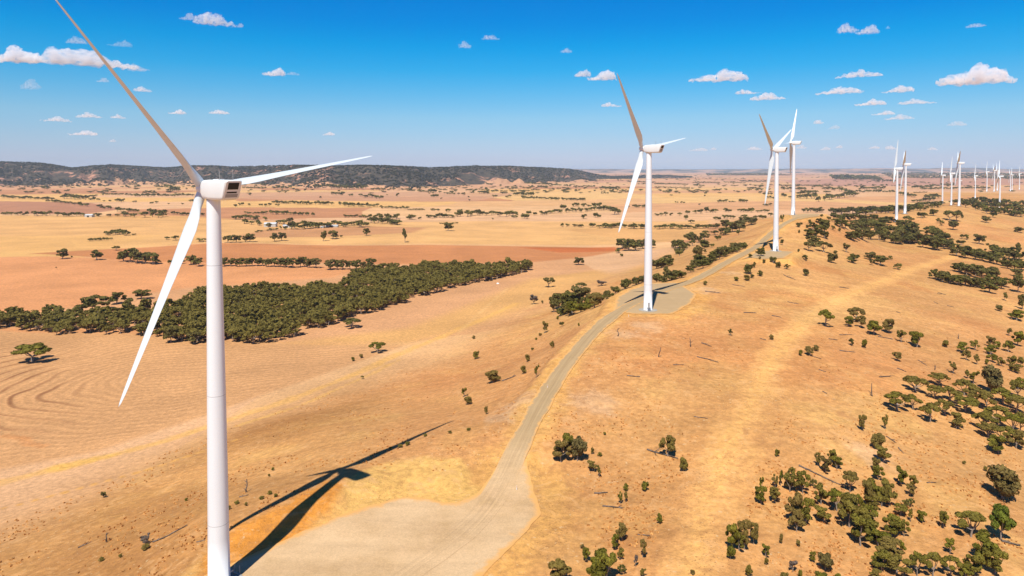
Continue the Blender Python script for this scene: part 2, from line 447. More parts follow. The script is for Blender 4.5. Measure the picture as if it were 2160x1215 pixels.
def ground_color(X, Y, H):
    n = len(X); P = np.stack([X, Y], 1)
    r = np.hypot(X, Y)
    # fields of the plain: a jittered patchwork
    ang = math.radians(12)
    wx = X + (fbm(X / 900, Y / 900, 31, 2) - .5) * 500; wy = Y + (fbm(X / 900, Y / 900, 41, 2) - .5) * 400
    u = (wx * math.cos(ang) + wy * math.sin(ang)) / 780; v = (-wx * math.sin(ang) + wy * math.cos(ang)) / 430
    iv = np.floor(v); u = u + 0.37 * ((iv * 7919) % 13)
    iu = np.floor(u)
    hsh = ((iu.astype(np.int64) * 374761393 + iv.astype(np.int64) * 668265263) & 0x7fffffff)
    hsh = ((hsh ^ (hsh >> 13)) * 1274126177) & 0x7fffffff
    hv = ((hsh >> 8) & 0xff) / 255.0
    pal = np.array([alb(238, 186, 132), alb(232, 178, 122), alb(240, 190, 124), alb(226, 168, 118), alb(236, 184, 136), alb(206, 144, 100), alb(240, 186, 116), alb(228, 174, 128)])
    col = pal[(hv * 7.99).astype(int)]
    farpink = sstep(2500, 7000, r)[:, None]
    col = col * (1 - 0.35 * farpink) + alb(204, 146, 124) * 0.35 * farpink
    # named paddocks of the plain (outlines unprojected onto it)
    def field(pts, c, soft=3.0, amt=1.0):
        nonlocal col
        s = sdist(P, poly_w(pts, PLAIN))
        k = (amt * (1 - sstep(-soft, soft, s)))[:, None]
        col = col * (1 - k) + np.asarray(c) * k
    field([(-300, 535), (-300, 455), (380, 455), (640, 470), (1000, 466), (1500, 470), (1480, 512), (1000, 517), (450, 513), (140, 530)], alb(236, 180, 112), 14, .8)
    field([(-300, 420), (190, 428), (260, 440), (180, 452), (-300, 450)], alb(196, 138, 104), 8)
    field([(300, 545), (-300, 540), (-300, 670), (0, 668), (200, 640), (430, 600), (700, 590), (760, 570), (640, 560)], alb(230, 160, 106), 10)
    field([(60, 537), (230, 524), (450, 514), (1000, 519), (1200, 519), (1330, 524), (1250, 540), (1120, 556), (1000, 556), (690, 556), (450, 554), (250, 547), (190, 543)], alb(212, 142, 90), 6)
    field([(560, 484), (780, 478), (900, 480), (870, 492), (600, 500), (480, 504)], alb(204, 144, 100), 10, .8)
    field([(1100, 522), (1300, 519), (1310, 528), (1180, 532)], alb(208, 116, 62), 9, .9)
    field([(440, 408), (760, 405), (1100, 408), (1000, 424), (700, 425), (480, 418)], alb(214, 160, 122), 14, .8)
    field([(1650, 380), (2160, 378), (2160, 392), (1700, 394)], alb(196, 140, 118), 30, .7)
    field([(-300, 700), (100, 697), (480, 716), (640, 722), (860, 742), (700, 800), (430, 900), (200, 975), (0, 1005), (-300, 1040)], alb(224, 168, 114), 4)
    field([(620, 722), (860, 700), (1120, 590), (1260, 575), (1300, 600), (1180, 650), (960, 720), (860, 742)], alb(230, 174, 108), 12)
    # hillside: dry grass over orange soil
    hill = 1 - sstep(100, 111, H)
    hill = np.where(r > 4500, 0, hill)
    n1 = fbm(X / 55, Y / 55, 51, 4); n2 = fbm(X / 16 + 3, Y / 16, 61, 4); n3 = fbm(X / 140, Y / 140, 71, 3)
    hc = np.broadcast_to(alb(226, 168, 104), (n, 3)).copy()
    k = sstep(.5, .72, n1)[:, None]; hc = hc * (1 - .7 * k) + alb(210, 142, 82) * .7 * k
    k = sstep(.5, .75, n2)[:, None]; hc = hc * (1 - .5 * k) + alb(240, 188, 112) * .5 * k
    k = sstep(.5, .7, n3)[:, None]; hc = hc * (1 - .45 * k) + alb(226, 156, 98) * .45 * k
    # the west slope near the camera is browner
    west = (1 - sstep(-85, -35, X)) * (1 - sstep(330, 520, Y)) * sstep(.25, .5, n1 * .6 + n3 * .4)
    k = west[:, None]; hc = hc * (1 - .75 * k) + alb(190, 134, 76) * .75 * k
    col = col * (1 - hill[:, None]) + hc * hill[:, None]
    # far bush remnants and farm tracks stay with the trees; tracks below
    def track(pts, c, w, soft, amt=1.0, wob=0.0):
        nonlocal col
        hh = [depth(*at_h(p[0], p[1], 90)[:2]) for p in pts]
        w3 = hit([p[0] for p in pts], [p[1] for p in pts])
        line = resample(w3[:, :2], 4.0)
        lo = line.min(0) - w - soft - 10; hi = line.max(0) + w + soft + 10
        m = (X > lo[0]) & (X < hi[0]) & (Y > lo[1]) & (Y < hi[1])
        if not m.any(): return
        Q = P[m]; d = np.full(len(Q), 1e9)
        for i in range(0, len(Q), 20000):
            q = Q[i:i + 20000]
            d[i:i + 20000] = np.sqrt(((q[:, None] - line[None]) ** 2).sum(2).min(1))
        d = d + (fbm(Q[:, 0] / 9, Q[:, 1] / 9, 81, 3) - .5) * wob
        k = amt * (1 - sstep(w, w + soft, d)) * (0.7 + 0.6 * (fbm(Q[:, 0] / 6, Q[:, 1] / 6, 91, 3) - .3))
        k = np.clip(k, 0, 1)[:, None]
        col[m] = col[m] * (1 - k) + np.asarray(c) * k
    YEL = alb(252, 186, 102)
    tr = [(1455, 1215), (1475, 1120), (1500, 1030), (1535, 940), (1570, 880), (1605, 810), (1632, 755), (1665, 710), (1705, 670), (1770, 632), (1830, 606), (1900, 578), (1960, 556), (2010, 540)]
    track(tr, alb(218, 154, 90), 11.0, 12.0, .4, 8)
    track(tr, alb(246, 184, 112), 3.6, 4.5, 1.0, 6)
    track(tr, alb(252, 190, 112), 1.3, 2.5, .9, 3)
    track([(1700, 672), (1760, 655), (1850, 630)], alb(238, 186, 116), 4, 12, .6, 8)
    track([(-60, 1088), (130, 1040), (330, 985), (520, 920)], alb(242, 178, 92), .6, 1.4, .9, 2)
    track([(-60, 1030), (140, 985), (300, 945), (430, 903), (600, 850), (760, 785), (850, 742), (960, 700), (1090, 640)], alb(244, 186, 102), 2.0, 3.5, .8, 4)
    track([(480, 905), (620, 862), (760, 800), (840, 760)], alb(242, 186, 104), 1.0, 2.0, .8, 3)
    track([(130, 985), (170, 975), (230, 962)], alb(246, 190, 96), 2, 4, .8, 5)
    track([(500, 718), (620, 724), (760, 726), (880, 716), (1000, 690)], alb(236, 176, 110), 1, 2, .7, 2)
    track([(0, 693), (180, 696), (330, 704), (480, 712)], alb(232, 160, 104), 3, 5, .8, 4)
    track([(1070, 608), (1010, 660), (960, 712)], alb(238, 188, 124), .8, 1.5, .7, 2)
    track([(1150, 610), (1130, 640), (1090, 665)], alb(238, 188, 124), .8, 1.5, .6, 2)
    track([(10, 920), (60, 925), (50, 935), (90, 940)], alb(222, 148, 88), 1, 2, .6, 3)
    # disturbed yellow soil beside the road and round the pads
    m = (X > -140) & (X < 430) & (Y > 60) & (Y < 950)
    Q = P[m]; d, _ = road_near(Q[:, 0], Q[:, 1])
    d = d + (fbm(Q[:, 0] / 7, Q[:, 1] / 7, 101, 3) - .5) * 9
    dp = np.full(len(Q), 1e9)
    for hp, poly in PADS: dp = np.minimum(dp, sdist(Q, poly))
    dp = dp + (fbm(Q[:, 0] / 8, Q[:, 1] / 8, 111, 3) - .5) * 10
    k = np.maximum(1 - sstep(4, 10, d), 1 - sstep(3, 12, dp)) * .85
    k = np.clip(k * (0.55 + 0.9 * fbm(Q[:, 0] / 12, Q[:, 1] / 12, 121, 3)), 0, 1)[:, None]
    mixy = fbm(Q[:, 0] / 20, Q[:, 1] / 20, 131, 3)[:, None]
    cc = alb(248, 196, 120) * mixy + alb(240, 170, 86) * (1 - mixy)
    col[m] = col[m] * (1 - k) + cc * k
    for pts, c in [([(420, 1225), (434, 1175), (480, 1118), (600, 1062), (690, 1018), (735, 1020), (640, 1110), (480, 1190)], alb(232, 152, 62)),
                   ([(735, 1012), (800, 985), (900, 965), (975, 985), (1010, 1035), (960, 1062), (850, 1048), (745, 1078), (715, 1085)], alb(246, 194, 112))]:
        bk_ = sdist(P, poly_w(pts, 82.3)) + (fbm(X / 5, Y / 5, 161, 3) - .5) * 5
        k = (.9 * (1 - sstep(-1.5, 2.5, bk_)))[:, None]
        col = col * (1 - k) + c * k
    # pale stony ground near the road
    for (px, py, rad) in [(1250, 850, 11), (1320, 705, 9), (1100, 850, 8), (1540, 575, 8), (1480, 610, 12), (1060, 880, 7), (1840, 960, 8), (1370, 690, 10)]:
        c = hit(px, py)[0]
        dd = np.hypot(X - c[0], Y - c[1]) / rad + (fbm(X / 4, Y / 4, 141, 3) - .5) * 1.4
        k = (.42 * (1 - sstep(.3, 1.1, dd)))[:, None]
        col = col * (1 - k) + alb(236, 196, 156) * k
    return np.clip(col, 0.01, 0.9), hill

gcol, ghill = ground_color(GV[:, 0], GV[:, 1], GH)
# furrows: a smooth phase that runs round the paddock like the tractor did
_seg = poly_w([(330, 800), (900, 770)], PLAIN)
def seg_d(P, a, b):
    e = b - a; w = P - a; t = np.clip((w @ e) / (e @ e), 0, 1)
    return np.sqrt(((w - t[:, None] * e) ** 2).sum(1))
_P = GV[:, :2].astype(float)
gph = seg_d(_P, _seg[0], _seg[1]) + (fbm(_P[:, 0] / 30, _P[:, 1] / 30, 151, 2) - .5) * 16
gmask = 1 - sstep(-6, 4, sdist(_P, poly_w([(-300, 715), (100, 712), (480, 726), (640, 732), (850, 746), (700, 795), (430, 890), (200, 960), (0, 985), (-300, 1020)], PLAIN)))
gleft = 1 - sstep(-15, 25, sdist(_P, poly_w([(-200, 740), (110, 740), (125, 830), (100, 900), (-200, 960)], PLAIN)))

g = NT('dry_ground', 0.95, 0.1)
ac = g.attr('soil').outputs['Color']
hillf = g.attr('hill').outputs['Fac']; ph = g.attr('phase').outputs['Fac']; pm = g.attr('plough').outputs['Fac']; lf = g.attr('swirl').outputs['Fac']
big = g.noise(0.012, 5, .6)
c1 = g.mix(1.0, ac, g.mix(g.rng(big, .3, .7), gray(.86), gray(1.12)), 'MULTIPLY')
streak = g.noise(1.0, 5, .6, g.mapv((.035, .16, .1), (0, 0, .5)))
c1 = g.mix(g.math('MULTIPLY', hillf, .7), c1, g.mix(1.0, c1, g.mix(g.rng(streak, .3, .7), gray(.80), gray(1.12)), 'MULTIPLY'))
fine = g.noise(.55, 5, .72)
c1 = g.mix(1.0, c1, g.mix(g.rng(fine, .32, .68), gray(.72), gray(1.2)), 'MULTIPLY')
mot = g.noise(.16, 5, .68, dist=1.5)
c1 = g.mix(g.math('MULTIPLY', g.rng(mot, .52, .66), g.math('MULTIPLY', hillf, .5)), c1, alb(188, 134, 86))
c1 = g.mix(g.math('MULTIPLY', g.rng(mot, .47, .34), g.math('MULTIPLY', hillf, .45)), c1, alb(240, 186, 128))
tuft = g.noise(1.9, 3, .7)
clump = g.noise(.06, 3, .6)
tf = g.math('MULTIPLY', g.rng(tuft, .58, .66), g.rng(clump, .42, .62))
c1 = g.mix(g.math('MULTIPLY', tf, g.math('MULTIPLY', hillf, .7)), c1, alb(140, 96, 56))
pt = g.noise(.9, 2, .6)
c1 = g.mix(g.math('MULTIPLY', g.rng(pt, .66, .72), g.math('MULTIPLY', hillf, .55)), c1, alb(236, 206, 160))
# furrows
s1 = g.math('SINE', g.math('MULTIPLY', ph, 1.15))
s2 = g.math('SINE', g.math('MULTIPLY', ph, .55))
fw = g.rng(s1, -.6, .9, .915, 1.04)
c1 = g.mix(pm, c1, g.mix(1.0, c1, fw, 'MULTIPLY'))
c1 = g.mix(g.math('MULTIPLY', pm, g.math('MULTIPLY', lf, g.math('MULTIPLY', g.rng(s2, .6, 1.0), g.rng(g.noise(.04, 3), .35, .65, .3, .95)))), c1, alb(150, 100, 66))
# long faint field streaks on the plain
fs = g.noise(1.0, 4, .6, g.mapv((.0025, .02, .1), (0, 0, -.2)))
c1 = g.mix(1.0, c1, g.mix(g.rng(fs, .3, .7), gray(.9), gray(1.07)), 'MULTIPLY')
g.color(c1)
g.bump(g.math('ADD', g.math('MULTIPLY', fine, .7), tuft), .55, .5)
ground = mesh_np('ground', GV, GF, g.m, smooth=True)
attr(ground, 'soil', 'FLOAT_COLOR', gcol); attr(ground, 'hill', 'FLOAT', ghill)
attr(ground, 'phase', 'FLOAT', gph); attr(ground, 'plough', 'FLOAT', gmask); attr(ground, 'swirl', 'FLOAT', gleft)
tag(ground, kind='structure')

# ------------------------------------------------------------------ road and gravel pads
gr = NT('gravel', .95, .12)
n1 = gr.noise(.35, 5, .65); n2 = gr.noise(2.5, 4, .7); n3 = gr.noise(.05, 4, .6)
gc = gr.mix(gr.rng(n1, .3, .7), alb(204, 168, 122), alb(222, 184, 140))
gc = gr.mix(gr.rng(n3, .4, .65), gc, alb(228, 192, 148))
fx = gr.noise(1.0, 5, .65, gr.mapv((.03, .18, .1), (0, 0, -.5)))
gc = gr.mix(1.0, gc, gr.mix(gr.rng(fx, .32, .68), gray(.88), gray(1.08)), 'MULTIPLY')
gc = gr.mix(1.0, gc, gr.mix(gr.rng(n2, .3, .7), gray(.84), gray(1.12)), 'MULTIPLY')
ua = gr.attr('across').outputs['Fac']; ul = gr.attr('onroad').outputs['Fac']
gc = gr.mix(gr.math('MULTIPLY', ul, .75), gc, alb(180, 152, 112))
wt = gr.rng(gr.math('ABSOLUTE', gr.math('SUBTRACT', gr.math('ABSOLUTE', ua), .42)), .05, .22, 1, 0)
gc = gr.mix(gr.math('MULTIPLY', gr.math('MULTIPLY', wt, ul), .3), gc, alb(204, 174, 130))
gc = gr.mix(gr.math('MULTIPLY', gr.rng(gr.math('ABSOLUTE', ua), 0, .22, 1, 0), gr.math('MULTIPLY', ul, .25)), gc, alb(176, 146, 104))
eg = gr.math('MULTIPLY', gr.attr('onroad').outputs['Fac'], gr.rng(gr.math('ADD', gr.math('ABSOLUTE', ua), gr.math('MULTIPLY', gr.math('SUBTRACT', n1, .5), .9)), .74, .98))
eg = gr.math('MAXIMUM', eg, gr.rng(gr.math('ADD', gr.attr('rim').outputs['Fac'], gr.math('MULTIPLY', gr.math('SUBTRACT', n1, .5), 1.6)), .3, .8))
cmb = gr.n.new('ShaderNodeCombineXYZ'); gr.put(cmb.inputs[0], gr.math('MULTIPLY', ua, 5.5)); gr.put(cmb.inputs[1], gr.math('MULTIPLY', gr.attr('along').outputs['Fac'], .03))
st_ = gr.noise(1.0, 4, .65, cmb.outputs[0])
gc = gr.mix(gr.attr('rut').outputs['Fac'], gc, gr.mix(1.0, gc, gr.mix(gr.rng(st_, .3, .7), gray(.80), gray(1.12)), 'MULTIPLY'))
gc = gr.mix(eg, gc, alb(236, 178, 108))
gr.color(gc); gr.bump(n2, .35, .2)

def off(Y): return 0.05 + 0.0003 * Y
def build_road():
    pts = ROAD; t = np.gradient(pts[:, :2], axis=0); t /= np.linalg.norm(t, axis=1)[:, None]
    nrm = np.stack([t[:, 1], -t[:, 0]], 1)
    ws = np.linspace(-1, 1, 9)
    wob = (fbm(np.arange(len(pts)) / 5.0, np.zeros(len(pts)), 5, 3) - .5) * 1.3
    hw = 3.5 + wob
    V = []; A = []
    for w in ws:
        q = pts[:, :2] + nrm * (w * hw)[:, None]
        V.append(np.stack([q[:, 0], q[:, 1], EYE - pts[:, 2] + off(pts[:, 1]) + .05 * (1 - w * w) + .08], 1)); A.append(np.full(len(pts), w))
    V = np.stack(V, 1); A = np.stack(A, 1); n, k = A.shape
    i = np.arange(n - 1)[:, None] * k + np.arange(k - 1)[None]
    F = np.stack([i, i + 1, i + k + 1, i + k], -1).reshape(-1, 4)
    o = mesh_np('road', V.reshape(-1, 3), F, gr.m, smooth=True)
    sl = np.cumsum(np.r_[0, np.linalg.norm(np.diff(pts[:, :2], axis=0), axis=1)])
    attr(o, 'across', 'FLOAT', A.ravel()); attr(o, 'onroad', 'FLOAT', np.repeat(sstep(176, 214, pts[:, 1]), k))
    attr(o, 'along', 'FLOAT', np.repeat(sl, k)); attr(o, 'rut', 'FLOAT', (1 - np.abs(A) ** 3).ravel())
    tag(o, kind='structure')
build_road()
for k, (hp, poly) in enumerate(PADS):
    # rounded outline, ragged edge, fan
    pl = np.vstack([poly, poly[:1]]); ring = resample(np.repeat(pl, 2, axis=0), 1.2)[:-1]
    c = ring.mean(0)
    ring = ring + (ring - c) / np.linalg.norm(ring - c, axis=1)[:, None] * ((fbm(ring[:, 0] / 4, ring[:, 1] / 4, 7, 3) - .5) * 1.6)[:, None]
    z = EYE - hp + off(c[1]) - .02
    V = [(c[0], c[1], z)] + [(p[0], p[1], z) for p in ring]
    gx, gy = np.meshgrid(np.arange(ring[:, 0].min(), ring[:, 0].max(), 2.4), np.arange(ring[:, 1].min(), ring[:, 1].max(), 2.4))
    G = np.stack([gx.ravel(), gy.ravel()], 1); G = G[sdist(G, ring) < -1.0]
    keep = [0]
    for q in range(1, len(ring)):
        if np.linalg.norm(ring[q] - ring[keep[-1]]) > .5: keep.append(q)
    ring = ring[keep]
    pv_ = [Vector(p) for p in np.vstack([ring, G])]
    vo, _e, fo, *_r = delaunay_2d_cdt(pv_, [], [list(range(len(ring)))], 1, 1e-4)
    P2 = np.array([v[:] for v in vo])
    o = mesh_py('gravel_pad', [(p[0], p[1], EYE - hz_ + off(c[1]) + .02) for p, hz_ in zip(P2, depth(P2[:, 0], P2[:, 1]))], [tuple(f) for f in fo], gr.m)
    attr(o, 'rim', 'FLOAT', np.clip(1 + sdist(P2, ring) / 2.6, 0, 1)); attr(o, 'onroad', 'FLOAT', np.full(len(P2), 0.0 if k == 0 else .8)); attr(o, 'across', 'FLOAT', np.full(len(P2), .3))
    tag(o, kind='structure')

# ------------------------------------------------------------------ wind turbines
def paint(name, c, rough=.35, spec=.4, streak=True):
    p = NT(name, rough, spec)
    a = p.noise(.4, 4, .6, p.mapv((1, 1, .08))) if streak else p.noise(.5, 3)
    p.color(p.mix(p.rng(a, .3, .75), tuple(np.array(c) * .93), c)); return p.m
M_TOWER = paint('tower_paint', (.76, .79, .82)); M_BLADE = paint('blade_paint', (.63, .69, .73), .4, .35, False)
M_NAC = paint('nacelle_paint', (.76, .78, .78)); M_DARK = paint('grille_dark', (.02, .02, .02), .6, .3, False)
M_GREY = paint('grey_panel', (.34, .34, .34), .5, .3, False); M_CONC = paint('concrete', (.36, .33, .29), .9, .1, False)

_n = M_TOWER.node_tree; _b = _n.nodes['Principled BSDF']; _src = _b.inputs['Base Color'].links[0].from_socket
_tc = _n.nodes.new('ShaderNodeTexCoord'); _sx = _n.nodes.new('ShaderNodeSeparateXYZ'); _n.links.new(_tc.outputs['Object'], _sx.inputs[0])
_m1 = _n.nodes.new('ShaderNodeMath'); _m1.operation = 'PINGPONG'; _m1.inputs[1].default_value = 13.0; _n.links.new(_sx.outputs['Z'], _m1.inputs[0])
_m2 = _n.nodes.new('ShaderNodeMath'); _m2.operation = 'GREATER_THAN'; _m2.inputs[1].default_value = 12.93; _n.links.new(_m1.outputs[0], _m2.inputs[0])
_mx = _n.nodes.new('ShaderNodeMix'); _mx.data_type = 'RGBA'; _n.links.new(_m2.outputs[0], _mx.inputs[0]); _n.links.new(_src, _mx.inputs[6]); _mx.inputs[7].default_value = (.5, .52, .54, 1)
_n.links.new(_mx.outputs[2], _b.inputs['Base Color'])     # weld seams between the tower sections
def lathe(prof, seg=32, z0=0):
    V = []; F = []
    for (r, z) in prof:
        for k in range(seg):
            a = 2 * math.pi * k / seg; V.append((r * math.cos(a), r * math.sin(a), z))
    for i in range(len(prof) - 1):
        for k in range(seg):
            F.append((i * seg + k, i * seg + (k + 1) % seg, (i + 1) * seg + (k + 1) % seg, (i + 1) * seg + k))
    return V, F
def boxvf(x0, x1, y0, y1, z0, z1):
    V = [(x, y, z) for z in (z0, z1) for y in (y0, y1) for x in (x0, x1)]
    F = [(0, 2, 3, 1), (4, 5, 7, 6), (0, 1, 5, 4), (2, 6, 7, 3), (0, 4, 6, 2), (1, 3, 7, 5)]
    return V, F
def join(*vf):
    V = []; F = []
    for v, f in vf:
        b = len(V); V += list(v); F += [tuple(i + b for i in q) for q in f]
    return V, F
HUB_Y, TILT = 3.7, math.radians(5)
def blade_vf():
    # span +Z, chord +X to the leading edge when feathered is turned later; units m
    st = [(1.0, 1.9, 1.0, 0), (2.5, 1.9, 1.0, 0), (4.0, 2.1, .82, 10), (6.0, 2.9, .50, 10), (8.5, 3.55, .34, 9), (11, 3.45, .27, 8), (15, 2.95, .23, 6), (20, 2.45, .21, 4.5),
          (26, 2.0, .19, 3), (32, 1.6, .18, 1.5), (38, 1.15, .17, .5), (41.5, .85, .16, 0), (43.3, .5, .15, 0), (44.0, .12, .15, 0)]
    N = 20; V = []; F = []
    for (z, c, tk, tw) in st:
        cyl = max(0.0, min(1.0, (5.5 - z) / 3.0))
        for k in range(N):
            a = 2 * math.pi * k / N
            x = math.cos(a); y = math.sin(a)
            # airfoil: leading edge round (+x), trailing edge thin (-x); axis at 30 % chord
            xa = (x * .5) * c; t = (0.5 * (1 + x)) ** .55 if x > -1 else 0
            ya = y * .5 * c * tk * (.25 + .75 * t) * (1.0 if x > 0 else 1.0)
            xa -= .2 * c
            xc = x * .95; yc = y * .95
            X = xa * (1 - cyl) + xc * cyl; Yy = ya * (1 - cyl) + yc * cyl
            w = 0.0
            V.append((X * math.cos(w) - Yy * math.sin(w), X * math.sin(w) + Yy * math.cos(w), z))
    for i in range(len(st) - 1):
        for k in range(N):
            F.append((i * N + k, i * N + (k + 1) % N, (i + 1) * N + (k + 1) % N, (i + 1) * N + k))
    F.append(tuple(range((len(st) - 1) * N, len(st) * N)))
    return V, F
def nacelle_vf():
    # +Y upwind; stations front to back, cross-section with rounded shoulders
    def sec(y, w, z0, z1, rt, rb, slant=0.0):
        pts = []
        for (sx, sz, r) in ((1, -1, rb), (1, 1, rt), (-1, 1, rt), (-1, -1, rb)):
            cx = sx * (w - r); cz = (z1 - r) if sz > 0 else (z0 + r)
            a0 = {(1, -1): -90, (1, 1): 0, (-1, 1): 90, (-1, -1): 180}[(sx, sz)]
            for q in range(4):
                a = math.radians(a0 + 30 * q); pts.append((cx + r * math.cos(a), y, cz + r * math.sin(a)))
        zm = (z0 + z1) / 2
        return [(x, y + slant * (z - z1) / (z1 - z0) * -1, z) for x, y, z in pts]
    S = [sec(2.35, 1.15, -1.15, 1.15, .8, .8), sec(2.2, 1.5, -1.5, 1.55, .8, .9), sec(1.3, 1.75, -1.9, 1.85, .6, .8), sec(-1, 1.8, -2.0, 1.95, .5, .6),
         sec(-5.5, 1.8, -2.0, 1.95, .5, .6, 0.0), sec(-7.55, 1.75, -1.85, 1.9, .5, .6, 1.35), sec(-7.75, 1.55, -1.65, 1.72, .4, .5, 1.35)]
    V = [p for s in S for p in s]; N = 16; F = []
    for i in range(len(S) - 1):
        for k in range(N): F.append((i * N + k, i * N + (k + 1) % N, (i + 1) * N + (k + 1) % N, (i + 1) * N + k))
    F.append(tuple(range(N))[::-1]); F.append(tuple(range((len(S) - 1) * N, len(S) * N)))
    return V, F
def slantbox(x0, x1, z0, z1, t, d):     # a panel lying on the raked rear face, proud by d
    def yy(z): return -7.75 + 1.35 * (1.72 - z) / 3.37
    V = []
    for dy in (d, -t):
        for (x, z) in ((x0, z0), (x1, z0), (x1, z1), (x0, z1)): V.append((x, yy(z) - dy, z))
    return V, [(0, 1, 2, 3), (7, 6, 5, 4), (0, 4, 5, 1), (1, 5, 6, 2), (2, 6, 7, 3), (3, 7, 4, 0)]

BV, BF = blade_vf(); NV, NF = nacelle_vf()
TV, TF = lathe([(2.25, 0), (2.25, .12), (2.12, .12), (2.03, 10), (1.94, 20), (1.85, 30), (1.75, 40), (1.63, 50), (1.51, 60), (1.39, 70), (1.28, 77.9), (1.26, 78.1)], 40)
CV, CF = lathe([(4.6, -.6), (4.6, .28), (4.3, .34), (0.01, .36)], 40)
DV, DF = join(boxvf(-.5, .5, -2.22, -1.9, 2.0, 4.3), boxvf(-.8, .8, -2.9, -2.0, 1.78, 1.95))
SV, SF = join(*[boxvf(-.72 + .0, -.66, -4.6, -4.5, 0, 1.9), boxvf(.66, .72, -4.6, -4.5, 0, 1.9)], *[boxvf(-.66, .66, -2.9 - .2 * k, -2.72 - .2 * k, 1.6 - .2 * k, 1.64 - .2 * k) for k in range(8)])
HV, HF = lathe([(.05, 1.75), (.55, 1.68), (.95, 1.35), (1.3, .75), (1.45, .1), (1.42, -.6), (1.25, -1.15), (.9, -1.4)], 28)

T0 = None
PITCHES = (100, 79, 87)              # the three blades stand feathered, not quite alike
def make_turbine(loc, phi, yaw, label):
    root = empty('wind_turbine', loc, math.radians(yaw))
    tag(root, label, 'wind turbine', 'wind turbines along the ridge')
    tw = mesh_py('tower', TV, TF, M_TOWER, root, True)
    mesh_py('foundation', CV, CF, M_CONC, root)
    dr = mesh_py('door', DV, DF, M_GREY, tw); dr.rotation_euler = (0, 0, -math.radians(yaw) + math.radians(4))
    st = mesh_py('steps', SV, SF, M_GREY, tw); st.rotation_euler = dr.rotation_euler
    nc = mesh_py('nacelle', NV, NF, M_NAC, root, True); nc.location = (0, 0, 80.0)
    try:
        nc.data.set_sharp_from_angle(angle=math.radians(38))
    except Exception: pass
    mesh_py('rear_frame', *join(slantbox(-1.38, 1.38, -1.5, 1.55, .3, .03)), M_NAC, nc)
    mesh_py('intake_grille', *slantbox(-1.1, 1.1, .1, 1.4, .2, .05), M_DARK, nc)
    mesh_py('vent_slot', *slantbox(-1.12, .95, -.62, -.32, .2, .05), M_DARK, nc)
    mesh_py('underside_panel', *slantbox(-1.25, 1.25, -1.42, -.75, .2, .045), M_GREY, nc)
    for x, y, hh in ((-1.0, -4.2, 1.6), (.5, -6.4, 1.7)):
        v, f = lathe([(.06, 1.9), (.05, 1.95 + hh), (.14, 1.96 + hh), (.14, 2.1 + hh), (.01, 2.12 + hh)], 8)
        ms = mesh_py('sensor_mast', [(a + x, b + y, c) for a, b, c in v], f, M_GREY, nc)
    mesh_py('roof_hatch', *boxvf(-.9, .3, -3.6, -1.6, 1.93, 2.06), M_NAC, nc)
    v, f = lathe([(1.35, 77.95), (1.35, 78.2)], 24); mesh_py('yaw_ring', v, f, M_GREY, root)
    tilt = Matrix.Rotation(TILT, 4, 'X')
    hubm = Matrix.Translation((0, HUB_Y, 80.2)) @ tilt
    hb = mesh_py('hub', [(a, c, b) for a, b, c in HV], [q[::-1] for q in HF], M_NAC, root, True)
    hb.matrix_local = hubm
    for k in range(3):
        # span direction: z turned by phi towards +X (the right of the rotor seen from behind)
        a = math.radians(phi + 120 * k)
        bl = mesh_py('blade', BV, BF, M_BLADE, root, True)
        # feathered: chord (leading edge +X local) along the rotor axis (+Y)
        bl.matrix_local = hubm @ Matrix.Rotation(a, 4, 'Y') @ Matrix.Rotation(math.radians(PITCHES[k]), 4, 'Z')
    return root
def dup(root, loc, phi, yaw, label):
    r = root.copy(); COL.objects.link(r); r.location = loc; r.rotation_euler = (0, 0, math.radians(yaw)); r['label'] = label
    tilt = Matrix.Rotation(TILT, 4, 'X'); hubm = Matrix.Translation((0, HUB_Y, 80.2)) @ tilt
    k = 0
    for ch in list(root.children):
        c = ch.copy(); COL.objects.link(c); c.parent = r
        if ch.name.startswith('blade'):
            c.matrix_local = hubm @ Matrix.Rotation(math.radians(phi + 120 * k), 4, 'Y') @ Matrix.Rotation(math.radians(PITCHES[k]), 4, 'Z'); k += 1
        for gch in ch.children:
            d = gch.copy(); COL.objects.link(d); d.parent = c
    return r
for t, (X, Y, Z) in zip(TURB, TP):
    z = EYE - float(depth(X, Y)) if Y < 900 else EYE + Z
    if T0 is None: T0 = make_turbine((X, Y, z), t[3], t[4], t[5])
    else: dup(T0, (X, Y, z), t[3], t[4], t[5])
